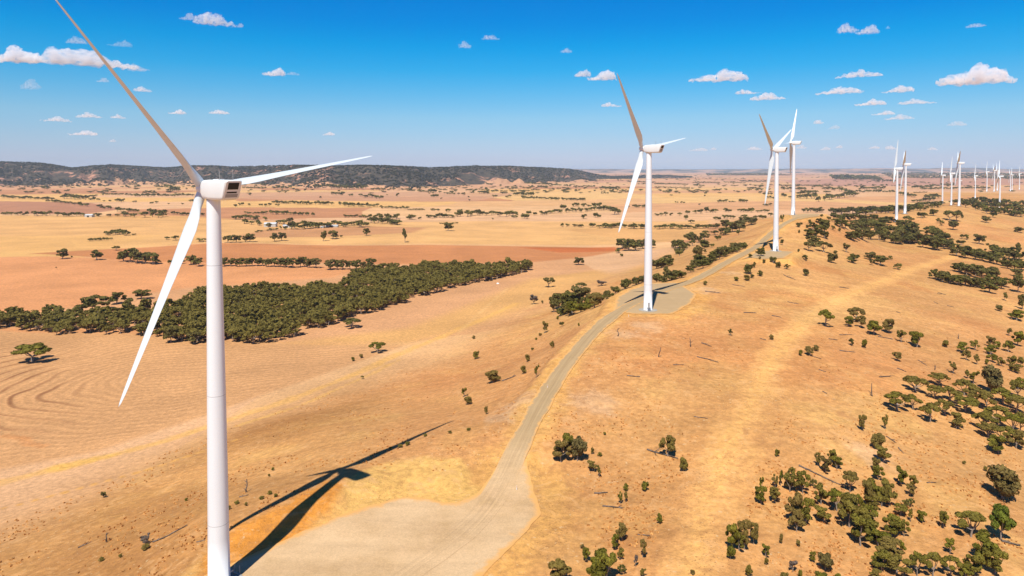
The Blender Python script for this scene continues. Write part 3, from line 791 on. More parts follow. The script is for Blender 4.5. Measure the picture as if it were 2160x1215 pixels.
#@@TREES
# ------------------------------------------------------------------ hills beyond the plain
HX = [-300, -150, 0, 60, 100, 155, 200, 240, 300, 350, 400, 450, 500, 560, 600, 660, 700, 760, 800, 850, 900, 950, 1000, 1070, 1130, 1200, 1260, 1330, 1420, 1500]
HT = [336, 340, 340.5, 341, 344, 353.5, 349, 347, 350, 353, 348.5, 349, 351, 349, 347, 348, 349, 347.5, 348.5, 350.5, 352, 351, 349.5, 349, 352.5, 354.5, 355.5, 356.5, 357.5, 359]
HBX = [-300, 0, 200, 300, 400, 600, 700, 800, 900, 1000, 1100, 1200, 1300, 1500]
HBD = [4300, 4300, 4600, 5400, 5100, 4500, 3900, 3800, 4000, 4500, 5200, 6200, 7600, 9500]
def hill_pt(px, s):
    db = np.interp(px, HBX, HBD) * (1 + (fbm(px / 38 + 500, px * 0 + .5, 221, 4) - .5) * .42); yt = np.interp(px, HX, HT)
    dc0 = np.interp(px, HBX, HBD) + 1700; d = np.where(s < 1, db + (dc0 - db) * s, dc0 + 1700 * (s - 1))
    dc = np.interp(px, HBX, HBD) + 1700
    zc = at_y(px, yt, 1.0)[..., 2] * dc - 7
    gx = rays(px, 400.0 + 0 * px)[..., 0] * d / FW[1]
    X = (px - CX) / FPX * d * 1.0006; Y = d
    zg = -depth(X, Y) - 6
    k = np.where(s <= 1, sstep(-.05, 1.02, s) ** .9, 1 - 0.8 * sstep(1.0, 2.2, s))
    rel = (fbm(X / 420, Y / 420, 201, 4) - .5) * 230 * np.clip(4 * s * (1 - s), 0, 1) * (s < 1)
    rel = rel + (fbm(X / 160, Y / 160, 211, 3) - .5) * 14 * np.clip(s * 5, 0, 1)
    z = zg + (zc - zg) * k + rel * .8
    end = 1 - .75 * sstep(1180, 1300, px) - .25 * sstep(1380, 1490, px); z = zg + (z - zg) * end
    # nothing in front may stand above the crest's own outline
    lim = at_y(px, yt + .3, 1.0)[..., 2] * d - 7
    return X, Y, np.where(s < .97, np.minimum(z, lim), z)
def build_hills():
    px = np.linspace(-300, 1500, 560); s = np.concatenate([np.linspace(-.08, 1.0, 70), np.linspace(1.03, 2.2, 14)])
    PX, S = np.meshgrid(px, s)
    X, Y, Z = hill_pt(PX, S)
    n, k = PX.shape
    i = np.arange(n - 1)[:, None] * k + np.arange(k - 1)[None]
    F = np.stack([i, i + 1, i + k + 1, i + k], -1).reshape(-1, 4)
    m = NT('bushland_hill', .95, .05)
    a = m.noise(.006, 6, .68); b = m.noise(.03, 4, .7)
    sc = m.mix(m.rng(b, .3, .7), (.040, .034, .030), (.105, .080, .052))
    sc = m.mix(m.math('MULTIPLY', m.rng(a, .54, .62), m.rng(b, .36, .58)), sc, alb(206, 150, 122))
    sk = m.attr('skirt').outputs['Fac']
    sc = m.mix(m.rng(m.math('ADD', sk, m.math('MULTIPLY', m.math('SUBTRACT', a, .5), 1.3)), .5, .58), sc, m.mix(m.rng(b, .3, .7), alb(206, 154, 116), alb(220, 168, 126)))
    m.color(sc); m.bump(b, .6, 12)
    o = mesh_np('hills', np.stack([X, Y, Z + EYE], -1).reshape(-1, 3), F, m.m, smooth=True)
    attr(o, 'skirt', 'FLOAT', (1 - sstep(0, .42, S)).ravel())
    tag(o, kind='structure')
build_hills()
def far_range():                       # the faint low ranges closing the plain
    px = np.linspace(1000, 2700, 260); s = np.linspace(0, 1, 14)
    PX, S = np.meshgrid(px, s); D = 21000 + 5000 * S + 1500 * np.sin(PX / 170)
    yt = 357.6 - 4.2 * fbm(px / 120, px * 0 + 3.3, 231, 4) * (.5 + fbm(px / 420, px * 0, 233, 2))
    X = (PX - CX) / FPX * D; zc = at_y(px, yt, 1.0)[:, 2][None] * 24000
    Z = -125 + (zc + 125) * np.sin(np.pi * np.clip(S, 0, 1)) ** .8 + (fbm(X / 900, D / 900, 235, 3) - .5) * 40
    n, k = PX.shape; i = np.arange(n - 1)[:, None] * k + np.arange(k - 1)[None]
    F = np.stack([i, i + 1, i + k + 1, i + k], -1).reshape(-1, 4)
    m = NT('far_range', .95, .05); a = m.noise(.0012, 5, .65)
    m.color(m.mix(m.rng(a, .45, .6), (.06, .055, .04), alb(206, 160, 130)))
    tag(mesh_np('distant_hills', np.stack([X, D, Z + EYE], -1).reshape(-1, 3), F, m.m, smooth=True), kind='structure')
far_range()

# ------------------------------------------------------------------ trees: prototypes (1 m wide, 1 m tall)
def leaf_quads(rng, centers, radii, n_per, size, flat=.8):
    V = []; T = []
    for c, r in zip(centers, radii):
        n = n_per
        d = rng.normal(size=(n, 3)); d /= np.linalg.norm(d, axis=1)[:, None]
        rad = r * rng.uniform(.45, 1.0, n) ** .6
        p = c + d * rad[:, None] * np.array([1, 1, flat])
        nn = d * 1.5 + rng.normal(size=(n, 3)) * .7 + np.array([0, -0, .35])
        nn /= np.linalg.norm(nn, axis=1)[:, None]
        t = np.cross(nn, rng.normal(size=(n, 3))); t /= np.linalg.norm(t, axis=1)[:, None]
        b = np.cross(nn, t)
        s = size * rng.uniform(.6, 1.3, n)[:, None]
        q = np.stack([p - t * s - b * s * .55, p + t * s * .7 - b * s * .6, p + t * s + b * s * .5, p - t * s * .6 + b * s * .65], 1)
        V.append(q.reshape(-1, 3)); T.append(np.repeat(np.clip(rng.uniform(.1, .9) + rng.normal(size=n) * .12, 0, 1), 4))
    V = np.concatenate(V); T = np.concatenate(T)
    return V, np.arange(len(V)).reshape(-1, 4), T
def tube(p0, p1, r0, r1, seg=5, bend=None):
    pts = [np.array(p0, float)]
    p0 = np.array(p0, float); p1 = np.array(p1, float)
    mid = (p0 + p1) / 2 + (np.zeros(3) if bend is None else np.array(bend))
    pts = [p0, mid, p1]; rr = [r0, (r0 + r1) / 2, r1]
    V = []; F = []
    ax = p1 - p0; ax /= np.linalg.norm(ax) + 1e-9
    u = np.cross(ax, [.3, .5, .8]); u /= np.linalg.norm(u); v = np.cross(ax, u)
    for p, r in zip(pts, rr):
        for k in range(seg):
            a = 2 * math.pi * k / seg; V.append(p + r * (math.cos(a) * u + math.sin(a) * v))
    for i in range(2):
        for k in range(seg): F.append((i * seg + k, i * seg + (k + 1) % seg, (i + 1) * seg + (k + 1) % seg, (i + 1) * seg + k))
    return np.array(V), np.array(F)
def proto(kind, seed, dens):
    rng = np.random.default_rng(seed)
    C = []; R = []
    if kind == 't':
        n = 17
        for i in range(n):
            a = rng.uniform(0, 6.28); r = .37 * math.sqrt(rng.uniform(0, 1)); z = rng.uniform(.34, .88)
            r *= math.sqrt(max(.15, 1 - ((z - .58) / .36) ** 2))
            C.append((r * math.cos(a), r * math.sin(a), z)); R.append(rng.uniform(.085, .17))
        flat = .8
    elif kind == 'u':
        for i in range(15):
            a = rng.uniform(0, 6.28); r = .38 * math.sqrt(rng.uniform(0, 1))
            z = .80 - .55 * r * r / .14 * .45 + rng.uniform(-.08, .05)
            C.append((r * math.cos(a), r * math.sin(a), z)); R.append(rng.uniform(.09, .155))
        flat = .62
    elif kind == 'r':
        for i in range(22):
            d = rng.normal(size=3); d /= np.linalg.norm(d); k = rng.uniform(.3, 1)
            C.append((d[0] * .34 * k, d[1] * .34 * k, max(.16, .52 + d[2] * .36 * k))); R.append(rng.uniform(.13, .18))
        flat = .9
    else:
        for i in range(9):
            a = rng.uniform(0, 6.28); r = rng.uniform(.05, .34)
            C.append((r * math.cos(a), r * math.sin(a), rng.uniform(.42, .9))); R.append(rng.uniform(.09, .15))
        flat = .8
    C = np.array(C); R = np.array(R)
    nper = max(3, int(dens / len(C)))
    size = {'t': .052, 'u': .050, 'r': .052, 's': .046}[kind] * (1300 / max(dens, 60)) ** .36
    LV, LF, LT = leaf_quads(rng, C, R, nper, size, flat)
    # trunk and limbs
    WV = []; WF = []; nb = 0
    fork = np.array([rng.uniform(-.03, .03), rng.uniform(-.03, .03), {'t': .26, 'u': .24, 'r': .16, 's': .2}[kind]])
    parts = [tube((0, 0, -.06), fork, .035, .026, 6, (rng.uniform(-.02, .02), rng.uniform(-.02, .02), 0))]
    idx = rng.permutation(len(C))[: (7 if kind in 'us' else 5)]
    for j in idx:
        parts.append(tube(fork, C[j] * np.array([1, 1, .97]), .02, .007, 5, (C[j][0] * .12, C[j][1] * .12, -.03)))
    for v, f in parts:
        WV.append(v); WF.append(f + nb); nb += len(v)
    return dict(leaf=(LV, LF, LT), wood=(np.concatenate(WV), np.concatenate(WF)))

def leaf_mat(name, c0, c1, c2):
    m = NT(name, .75, .15)
    tone = m.attr('tone').outputs['Fac']
    oi = m.n.new('ShaderNodeObjectInfo')
    a = m.mix(tone, c0, c1)
    a = m.mix(m.rng(oi.outputs['Random'], .2, 1, 0, 1), a, c2)
    m.color(a)
    m.b.inputs['Subsurface Weight'].default_value = 0
    tr = m.n.new('ShaderNodeBsdfTranslucent'); m.t.links.new(a, tr.inputs['Color'])
    mx = m.n.new('ShaderNodeMixShader'); mx.inputs[0].default_value = .28
    m.t.links.new(m.b.outputs[0], mx.inputs[1]); m.t.links.new(tr.outputs[0], mx.inputs[2])
    m.t.links.new(mx.outputs[0], m.out.inputs['Surface'])
    return m.m
M_LEAF = leaf_mat('gum_leaves', (.095, .088, .010), (.270, .235, .030), (.240, .165, .045))
M_LEAFB = leaf_mat('brown_leaves', (.110, .080, .024), (.240, .170, .048), (.180, .140, .050))
M_LEAFG = leaf_mat('green_leaves', (.090, .115, .012), (.200, .220, .025), (.150, .170, .030))
M_LEAFF = leaf_mat('far_leaves', (.080, .070, .016), (.215, .185, .042), (.17, .135, .042))
M_DEADT = leaf_mat('dead_twigs', (.16, .12, .09), (.26, .20, .16), (.20, .15, .12))
bk = NT('bark', .9, .1); bk.color(bk.mix(bk.rng(bk.noise(3.0, 4), .3, .7), (.16, .12, .09), (.42, .36, .30))); M_BARK = bk.m
dw = NT('dead_wood', .9, .1); dw.color(dw.mix(dw.rng(dw.noise(2.0, 4), .3, .7), (.05, .036, .028), (.22, .17, .14))); M_DEAD = dw.m

DENS = {'hi': 2300, 'mid': 700}
PROT = {}
def pmesh(kind, lod, k, mat):
    key = (kind, lod, k, mat.name)
    if key not in PROT:
        p = proto(kind, 1000 + 37 * k + 7 * ord(kind), DENS[lod])
        LV, LF, LT = p['leaf']; WV, WF = p['wood']
        o = mesh_np('crown', LV, LF, mat); attr(o, 'tone', 'FLOAT', LT)
        w = mesh_np('trunk', WV, WF, M_BARK, smooth=True)
        PROT[key] = (o.data, w.data)
        bpy.data.objects.remove(o); bpy.data.objects.remove(w)
    return PROT[key]

TREES = []                      # px, top, base, width, kind, mat, zone
def zone(text, ox, oy, sc, items, group=None, shared=None):
    for it in items:
        x, t, b, w = it[:4]
        k = it[4] if len(it) > 4 else 't'
        TREES.append((ox + x / sc, oy + t / sc, oy + b / sc, w / sc, k[0], k[1:] if len(k) > 1 else '', text, group, shared))

SH = 'gum tree crowded among others in the {}'
# --- lower right
zone('of the loose row round the long fallen trunk', 1500, 840, 3.241, [
 (729, 375, 465, 42), (780, 412, 512, 78, 'tb'), (824, 350, 440, 66), (860, 405, 486, 66), (550, 476, 545, 50), (475, 496, 600, 40, 's'), (436, 535, 610, 52, 's'),
 (540, 525, 640, 95), (625, 515, 650, 90), (697, 552, 612, 34, 's'), (345, 540, 635, 40, 's'), (340, 608, 725, 78), (435, 620, 712, 82), (950, 490, 640, 100, 'u')], 'trees around the fallen grey trunk')
zone('', 1500, 840, 3.241, [
 (560, 670, 860, 105), (645, 700, 860, 95), (585, 800, 910, 90), (750, 610, 725, 80), (765, 745, 848, 95), (860, 630, 770, 105, 'u'), (945, 690, 880, 140), (1020, 830, 1010, 130),
 (1080, 580, 760, 75), (1020, 675, 780, 60, 's'), (1080, 760, 900, 85), (1000, 760, 880, 80)], 'trees of the lower thicket', SH.format('lower thicket on the right slope'))
zone('of the tight clump low beside the track', 1500, 840, 3.241, [
 (145, 870, 1040, 105), (225, 855, 1040, 90), (290, 868, 1000, 75), (190, 930, 1045, 90), (130, 1000, 1102, 66, 'r')], 'clump beside the yellow track')
zone('of the bushes at bottom right of the track', 1500, 840, 3.241, [
 (480, 928, 996, 30, 'r'), (597, 963, 1013, 32, 'r'), (372, 1008, 1085, 58), (375, 1085, 1140, 32, 'r'), (695, 1050, 1122, 42), (780, 1045, 1175, 110, 'rb'),
 (258, 1145, 1220, 55, 'r'), (500, 1190, 1250, 60, 'r'), (610, 1175, 1235, 36, 'r'), (760, 1180, 1260, 100, 'r'), (870, 1200, 1250, 60, 'r')], 'bushes along the lower edge')
zone('of two lone bushes right of the track', 1500, 840, 3.241, [(450, 342, 400, 38, 'r'), (1035, 120, 222, 52)], 'lone bushes right of the track')
zone('of the loose column above the lower thicket', 1820, 840, 3.241, [
 (152, 120, 212, 42, 's'), (105, 243, 345, 105, 'r'), (140, 328, 436, 105), (90, 412, 500, 64), (105, 470, 560, 72), (260, 485, 598, 82), (345, 527, 615, 60), (325, 595, 668, 66),
 (330, 680, 742, 34, 's'), (325, 760, 846, 34, 's'), (295, 712, 745, 30, 's'), (405, 775, 852, 66), (552, 788, 890, 62)], 'loose column above the lower thicket')
zone('', 1820, 840, 3.241, [
 (70, 580, 700, 110), (180, 575, 735, 90), (75, 670, 775, 90), (130, 640, 740, 80), (258, 722, 800, 80, 'u'), (40, 770, 930, 110), (200, 820, 940, 120), (280, 850, 945, 60),
 (100, 900, 1010, 140), (190, 980, 1110, 150), (270, 985, 1060, 60, 's'), (230, 1090, 1200, 150), (130, 1060, 1180, 120), (90, 1180, 1240, 70)], 'trees of the lower thicket', SH.format('lower thicket on the right slope'))
zone('of the trees near the lower right corner', 1820, 840, 3.241, [
 (740, 778, 950, 185, 'u'), (945, 762, 972, 150, 'tg'), (595, 968, 1066, 76, 's'), (370, 1060, 1215, 100, 'u'), (480, 1065, 1220, 120, 'u'), (600, 1080, 1215, 120, 'u'),
 (840, 945, 1130, 180), (750, 1060, 1210, 140), (900, 1040, 1200, 150), (700, 1150, 1240, 90)], 'trees near the lower right corner')
zone('on bare ground at the right edge', 1820, 840, 3.241, [(955, 470, 688, 225, 'rb'), (840, 460, 500, 28, 'r'), (692, 430, 450, 28, 'r')], 'bushes at the right edge')
# --- right middle
zone('of the string of trees right of the track', 1820, 600, 3.241, [
 (75, 255, 345, 95), (180, 243, 335, 90), (262, 315, 396, 68, 's'), (368, 325, 428, 100), (235, 465, 522, 60), (567, 378, 430, 48, 'r')], 'string of trees right of the track')
zone('of the small trees above the right thicket', 1820, 600, 3.241, [
 (685, 398, 470, 74), (765, 385, 450, 66, 's'), (708, 455, 518, 54), (872, 360, 430, 62), (875, 415, 480, 80), (920, 390, 440, 48), (995, 390, 462, 66), (998, 296, 350, 48, 's'),
 (1060, 320, 420, 84), (780, 478, 548, 46, 's'), (885, 480, 530, 66), (945, 505, 558, 54), (1012, 487, 560, 70), (1045, 545, 603, 78), (1080, 497, 560, 48), (847, 508, 548, 28, 'r'), (615, 535, 608, 60, 's'), (716, 585, 643, 42, 's')], 'small trees above the right thicket')
zone('of the trees at the edge below the gully', 1820, 600, 3.241, [(935, 138, 182, 42, 'r'), (970, 52, 110, 32, 's'), (1050, 172, 245, 100), (1090, 80, 170, 50)], 'trees at the right edge')
zone('of the trees ending the right thicket', 1820, 600, 3.241, [(360, 625, 738, 140, 'u'), (520, 595, 690, 118, 'u'), (235, 730, 860, 150, 'u'), (345, 752, 856, 95, 'u'), (460, 805, 940, 120, 'u'), (490, 680, 780, 110, 'u'), (655, 875, 975, 90), (640, 930, 988, 66)], 'left end of the right thicket')
zone('', 1820, 600, 3.241, [
 (600, 700, 800, 110, 'u'), (690, 650, 760, 100, 'u'), (770, 700, 820, 120, 'u'), (880, 570, 740, 120, 'rb'), (760, 600, 680, 60, 's'), (700, 760, 870, 140, 'u'), (560, 790, 895, 90, 'u'), (850, 740, 860, 110, 'u'),
 (960, 710, 820, 120, 'u'), (1060, 660, 780, 90, 'u'), (1050, 760, 880, 110, 'u'), (820, 870, 1000, 120, 'u'), (920, 830, 960, 120, 'u'), (860, 940, 1045, 110, 'u'), (950, 960, 1075, 120, 'u'),
 (1020, 890, 1010, 110, 'u'), (1080, 880, 1020, 80, 'u'), (925, 1045, 1155, 110), (1050, 1010, 1120, 110), (1080, 640, 720, 60, 'u')], 'trees of the right thicket', SH.format('right thicket at the edge of the slope'))
# --- centre right
zone('of the trees beside the middle of the track', 1480, 580, 4.05, [
 (1062, 293, 440, 120, 'u'), (845, 638, 690, 38, 'r'), (925, 612, 690, 80), (975, 597, 648, 60, 'r'), (1282, 540, 603, 48), (1392, 548, 623, 52, 'r'), (1320, 270, 400, 130, 'u'), (1258, 358, 440, 85), (1360, 355, 452, 80)], 'trees beside the yellow track')
zone('of the tiny upper bushes between road and track', 1480, 580, 4.05, [(30, 50, 85, 38, 'r'), (295, 10, 50, 36, 'r'), (245, 458, 518, 38, 's'), (600, 503, 553, 44, 'r')], 'bushes between road and track')
# --- lower centre
zone('of the lower bushes between road and track', 1120, 840, 3.24, [
 (205, 295, 436, 130), (315, 252, 428, 120, 'rb'), (250, 250, 395, 90), (418, 330, 383, 26, 'r'), (470, 368, 395, 38, 'r'), (420, 425, 498, 72), (465, 460, 543, 36, 's'), (935, 270, 398, 108), (1040, 410, 496, 70, 'r'), (505, 236, 250, 22, 'r')], 'bushes between road and track')
zone('of the bushes at bottom left of the track', 1120, 840, 3.24, [
 (648, 583, 633, 40, 'r'), (610, 648, 723, 36, 's'), (650, 640, 713, 32, 's'), (778, 565, 636, 54, 'r'), (878, 788, 856, 46, 'r'), (622, 866, 973, 82), (580, 942, 1036, 64), (614, 1030, 1106, 50), (766, 985, 1093, 52),
 (378, 1035, 1116, 64), (352, 1000, 1028, 36, 'rb'), (190, 1095, 1250, 170), (510, 1060, 1250, 180), (440, 1110, 1260, 120), (622, 1135, 1200, 32, 's'), (765, 1165, 1225, 48, 's'), (1105, 1170, 1205, 38, 'r')], 'bushes along the lower edge')
# --- far right slopes
zone('of the trees round the three-turbine knoll', 1820, 400, 5.062, [
 (485, 280, 363, 90, 'u'), (625, 235, 305, 70), (660, 240, 300, 60), (755, 215, 280, 85), (930, 225, 330, 110, 'u'), (1000, 220, 338, 90, 'u'), (845, 325, 388, 44), (805, 300, 360, 46), (965, 345, 428, 95), (1060, 270, 305, 30, 'r'),
 (1325, 285, 353, 85), (1390, 235, 295, 70)], 'trees round the knoll')
zone('of the trees on bare slope below the knoll', 1820, 400, 5.062, [(1655, 395, 455, 90, 'r'), (1240, 490, 580, 110), (1110, 475, 533, 60), (1060, 470, 528, 40, 's'), (1050, 535, 593, 80), (945, 515, 558, 50), (1335, 570, 595, 34, 'r'), (1310, 630, 650, 28, 'r')], 'trees below the knoll')
zone('', 1820, 400, 5.062, [
 (740, 400, 500, 130, 'u'), (640, 540, 618, 90), (750, 520, 635, 150), (860, 490, 615, 110), (920, 560, 638, 80), (460, 400, 560, 150), (560, 430, 575, 110), (330, 510, 578, 90), (400, 340, 410, 90), (230, 410, 490, 100),
 (230, 480, 556, 90), (140, 360, 470, 110), (60, 450, 535, 100), (400, 460, 585, 110), (500, 480, 580, 110), (800, 560, 650, 110)], 'trees of the valley thicket', SH.format('valley thicket left of the knoll'))
zone('', 1820, 400, 5.062, [
 (1000, 640, 708, 110), (1090, 650, 730, 120), (1200, 660, 748, 110), (1270, 680, 758, 100), (1350, 710, 778, 100), (1430, 730, 798, 100), (1500, 640, 720, 120), (1400, 600, 670, 80), (1440, 650, 720, 120),
 (1560, 660, 740, 120), (1640, 680, 750, 120), (1665, 590, 690, 60, 's'), (1540, 770, 843, 90), (1620, 780, 858, 100), (1690, 780, 858, 100), (1640, 860, 928, 100), (1660, 950, 1098, 120)], 'trees of the gully band', SH.format('dark gully band at the right'))
zone('', 1820, 400, 5.062, [
 (770, 875, 958, 100), (850, 890, 988, 110), (930, 925, 1008, 100), (1010, 930, 1018, 110), (1090, 940, 1028, 110), (1170, 950, 1038, 110), (1240, 960, 1048, 110), (1320, 985, 1048, 100), (1400, 990, 1058, 110), (1480, 960, 1058, 110),
 (1020, 795, 878, 110), (1110, 820, 910, 110), (1200, 850, 940, 110), (1270, 825, 930, 110), (1340, 870, 960, 110), (1410, 860, 970, 80), (1350, 1000, 1102, 140)], 'trees of the horseshoe copse', SH.format('horseshoe copse on the right slope'))
zone('of the mid-slope trees right of the road', 1640, 420, 6.077, [
 (360, 712, 788, 80), (362, 897, 983, 80, 'r'), (695, 695, 822, 130, 'r'), (740, 660, 700, 52, 'r'), (880, 575, 683, 80, 's'), (270, 640, 683, 30, 'r'), (950, 690, 780, 70), (970, 740, 818, 130), (1010, 700, 788, 80), (1190, 685, 778, 130),
 (1320, 735, 848, 150), (1210, 770, 848, 70), (1450, 722, 783, 56, 's'), (1540, 820, 903, 90), (20, 800, 878, 50, 'r'), (120, 830, 898, 80, 's')], 'trees mid slope right of the road')
zone('of the trees under the crest turbine', 1640, 420, 6.077, [
 (400, 540, 662, 110, 'u'), (590, 545, 678, 170, 'u'), (440, 480, 600, 130), (520, 490, 570, 80), (430, 390, 490, 150), (500, 370, 450, 60), (600, 290, 440, 130), (620, 450, 500, 52, 'r'), (380, 325, 370, 40, 'r'), (265, 305, 358, 56, 'r'),
 (306, 297, 325, 36, 'r'), (414, 265, 315, 40, 'r'), (530, 240, 310, 90), (566, 218, 250, 40, 'r'), (660, 235, 285, 50), (610, 260, 310, 70), (730, 240, 300, 70), (278, 395, 437, 26, 'r'),
 (715, 335, 400, 48), (795, 370, 413, 36, 'r'), (60, 205, 298, 60, 'u')], 'trees under the crest')
zone('', 1640, 420, 6.077, [
 (950, 430, 528, 120), (1080, 400, 518, 160), (1190, 430, 518, 110), (1000, 330, 430, 130), (1100, 320, 430, 140), (960, 270, 340, 110), (1060, 280, 350, 130), (1170, 260, 340, 130), (1280, 330, 400, 120), (1370, 270, 340, 120),
 (1300, 260, 320, 100), (1350, 380, 450, 90), (1420, 350, 420, 90), (800, 272, 360, 110), (870, 300, 380, 100), (1020, 440, 520, 110)], 'trees of the valley thicket', SH.format('valley thicket left of the knoll'))
# --- west of the road
zone('of the trees by the third turbine', 1400, 420, 6.077, [
 (1245, 635, 738, 100), (1105, 720, 773, 48, 'r'), (1232, 768, 803, 30, 'r'), (1283, 770, 823, 40, 'r'), (1405, 730, 828, 80), (1458, 805, 878, 64, 'r'), (1162, 810, 878, 36, 'r'), (1085, 825, 958, 110, 'r'), (1065, 965, 1043, 90, 'r'), (1130, 960, 1013, 50, 'r'),
 (1236, 920, 988, 68, 'r'), (930, 985, 1048, 58, 'r'), (535, 1050, 1103, 50, 'r'), (1520, 510, 590, 50)], 'trees by the third turbine')
zone('of the trees down the bank left of the road', 1400, 420, 6.077, [
 (715, 640, 778, 120), (800, 625, 738, 100), (790, 597, 636, 36, 'r'), (940, 620, 688, 110), (1010, 610, 650, 80), (870, 555, 608, 70), (925, 570, 630, 80), (500, 790, 893, 140), (590, 765, 830, 80), (430, 790, 830, 70, 'sb'), (620, 565, 618, 50),
 (450, 590, 738, 110, 'rb'), (530, 570, 610, 60), (530, 640, 698, 50, 's'), (345, 855, 943, 100), (275, 930, 983, 30, 's'), (40, 895, 1048, 110), (130, 920, 1028, 120), (190, 920, 998, 90), (50, 730, 848, 100), (200, 655, 733, 90), (250, 630, 688, 50)], 'trees down the bank left of the road')
zone('', 1400, 420, 6.077, [
 (115, 590, 623, 36), (210, 540, 628, 110), (300, 560, 618, 80), (370, 520, 598, 90), (450, 470, 558, 90), (520, 450, 528, 110), (540, 400, 450, 90, 'tb'), (660, 395, 458, 100), (690, 460, 528, 80), (790, 380, 458, 130), (770, 420, 468, 110),
 (800, 280, 380, 130), (880, 320, 420, 110), (970, 300, 418, 140), (950, 290, 350, 80), (960, 390, 458, 60), (1030, 240, 320, 110), (1120, 250, 330, 140), (1150, 240, 310, 100), (1180, 205, 250, 60), (1270, 200, 258, 100), (1370, 170, 218, 70), (1030, 195, 240, 80)],
 'trees along the foot of the ridge', SH.format('diagonal belt at the foot of the ridge'))
zone('of the clump left of the second pad', 840, 540, 3.375, [
 (1110, 300, 398, 60), (1150, 275, 370, 110), (1215, 270, 408, 110), (1290, 235, 378, 130), (1340, 290, 368, 80), (1400, 280, 368, 90), (1240, 340, 422, 80), (1300, 190, 235, 64, 'u'), (1480, 275, 308, 60), (1530, 262, 300, 60), (1600, 240, 283, 55)], 'clump left of the second gravel pad')
zone('of the bushes dotted down the west slope', 840, 540, 3.375, [
 (1045, 470, 548, 48), (1010, 545, 570, 30, 'r'), (982, 582, 600, 20, 'r'), (1098, 600, 653, 38, 'r'), (920, 698, 753, 42, 'r'), (955, 648, 670, 26, 'r'), (892, 778, 840, 46, 'r'), (985, 815, 903, 40, 's'), (675, 812, 903, 115, 'r'), (555, 668, 733, 52, 'r'),
 (537, 565, 590, 28, 'r'), (470, 935, 1003, 50, 's'), (498, 1000, 1058, 66, 'r'), (627, 1062, 1126, 30, 'r'), (1135, 425, 455, 22, 'r'), (1165, 465, 503, 34, 's'), (1285, 475, 500, 18, 'r')], 'bushes on the west slope')
zone('of the lone trees on the pale slope', 840, 540, 3.375, [(1070, 150, 222, 66, 'u'), (965, 280, 343, 64, 'sd'), (1027, 315, 338, 16, 'r'), (1283, 15, 64, 66), (1445, 175, 213, 70, 'sd')], 'lone trees on the pale slope')
zone('of the tiny tufts along the bank above the pad', 420, 900, 2.92, [(185, 505, 522, 26, 'r'), (235, 468, 484, 34, 'r'), (290, 480, 494, 22, 'r'), (385, 430, 448, 36, 'r'), (435, 412, 430, 34, 'r'), (470, 420, 434, 26, 'r'),
 (455, 255, 270, 22, 'r'), (430, 297, 308, 18, 'r'), (1240, 105, 128, 36, 'r'), (1283, 88, 116, 34, 'r'), (1180, 125, 142, 26, 'r'), (1395, 48, 60, 26, 'r'), (1545, 28, 42, 30, 'r'), (1660, 10, 24, 30, 'r')], 'tufts along the bank')
zone('of the green tufts low on the west slope', 0, 830, 3.156, [(675, 1090, 1116, 40, 'r'), (803, 1070, 1092, 28, 'r'), (970, 1012, 1050, 60, 'r'), (1240, 703, 716, 24, 'r'), (690, 668, 694, 18, 's')], 'tufts on the west slope')
zone('', 1181, 422, 2.3, [(x, b - .72 * w, b, w, 'r') for x, b, w in [(10, 560, 50), (50, 556, 60), (100, 545, 70), (150, 520, 60), (190, 492, 50), (230, 472, 40), (270, 452, 45), (320, 430, 55), (370, 412, 50), (400, 400, 40), (470, 332, 60), (500, 327, 60), (530, 320, 50),
 (470, 397, 50), (500, 400, 50), (540, 390, 55), (580, 380, 50), (680, 322, 70), (720, 315, 50), (780, 277, 60), (760, 280, 50), (850, 250, 50), (890, 236, 40), (670, 268, 50), (640, 202, 60), (600, 240, 40), (575, 262, 40), (700, 235, 50), (560, 232, 50), (655, 330, 50), (820, 262, 50), (735, 300, 46)]], 'scrub along the west side of the road', 'dark bush in the scrub along the west side of the road')
# --- plain on the left
zone('standing alone in the ploughed paddock', 0, 560, 4.5, [(310, 725, 910, 300, 'u')])
zone('of the single trees edging the wood', 0, 560, 4.5, [(1840, 640, 742, 120), (1620, 600, 733, 120), (1110, 265, 368, 130), (1210, 320, 408, 90), (1345, 237, 318, 130), (900, 300, 440, 200), (760, 380, 470, 110)], 'trees at the edges of the wood')
zone('of the lone trees right of the wood', 460, 540, 4.5, [(1515, 810, 918, 145, 'u'), (1280, 955, 998, 40, 'r'), (1360, 922, 968, 42, 'r'), (1368, 1135, 1168, 30, 's'), (1270, 590, 683, 140, 'u')], 'lone trees right of the wood')
zone('of the trees in the red paddock', 0, 330, 4.9, [
 (645, 965, 1058, 100), (740, 1025, 1045, 18, 'r'), (998, 982, 1068, 110), (1200, 918, 972, 70, 's'), (1280, 990, 1085, 120), (1350, 965, 1095, 120), (1420, 985, 1103, 120), (1500, 1000, 1108, 130), (1580, 1010, 1113, 120), (1630, 1060, 1113, 60)], 'trees in the red paddock')
zone('of the belt before the red paddock', 440, 330, 4.9, [
 (165, 1055, 1135, 80), (225, 1058, 1135, 80), (320, 1055, 1138, 85), (390, 1060, 1135, 80), (450, 1055, 1135, 85), (510, 1052, 1132, 80), (560, 1060, 1132, 60), (620, 1065, 1140, 75), (680, 1060, 1140, 85), (740, 1052, 1140, 90), (800, 1055, 1145, 80), (870, 1060, 1150, 110), (950, 1050, 1145, 80),
 (990, 1045, 1140, 80), (1050, 1065, 1150, 85), (1110, 1062, 1152, 90), (1260, 1075, 1170, 110), (1330, 1078, 1170, 80), (1390, 1075, 1168, 90), (1460, 1090, 1168, 80), (1530, 1080, 1165, 100), (1600, 1090, 1170, 80), (1680, 1060, 1165, 110)], 'belt in front of the red paddock', None)
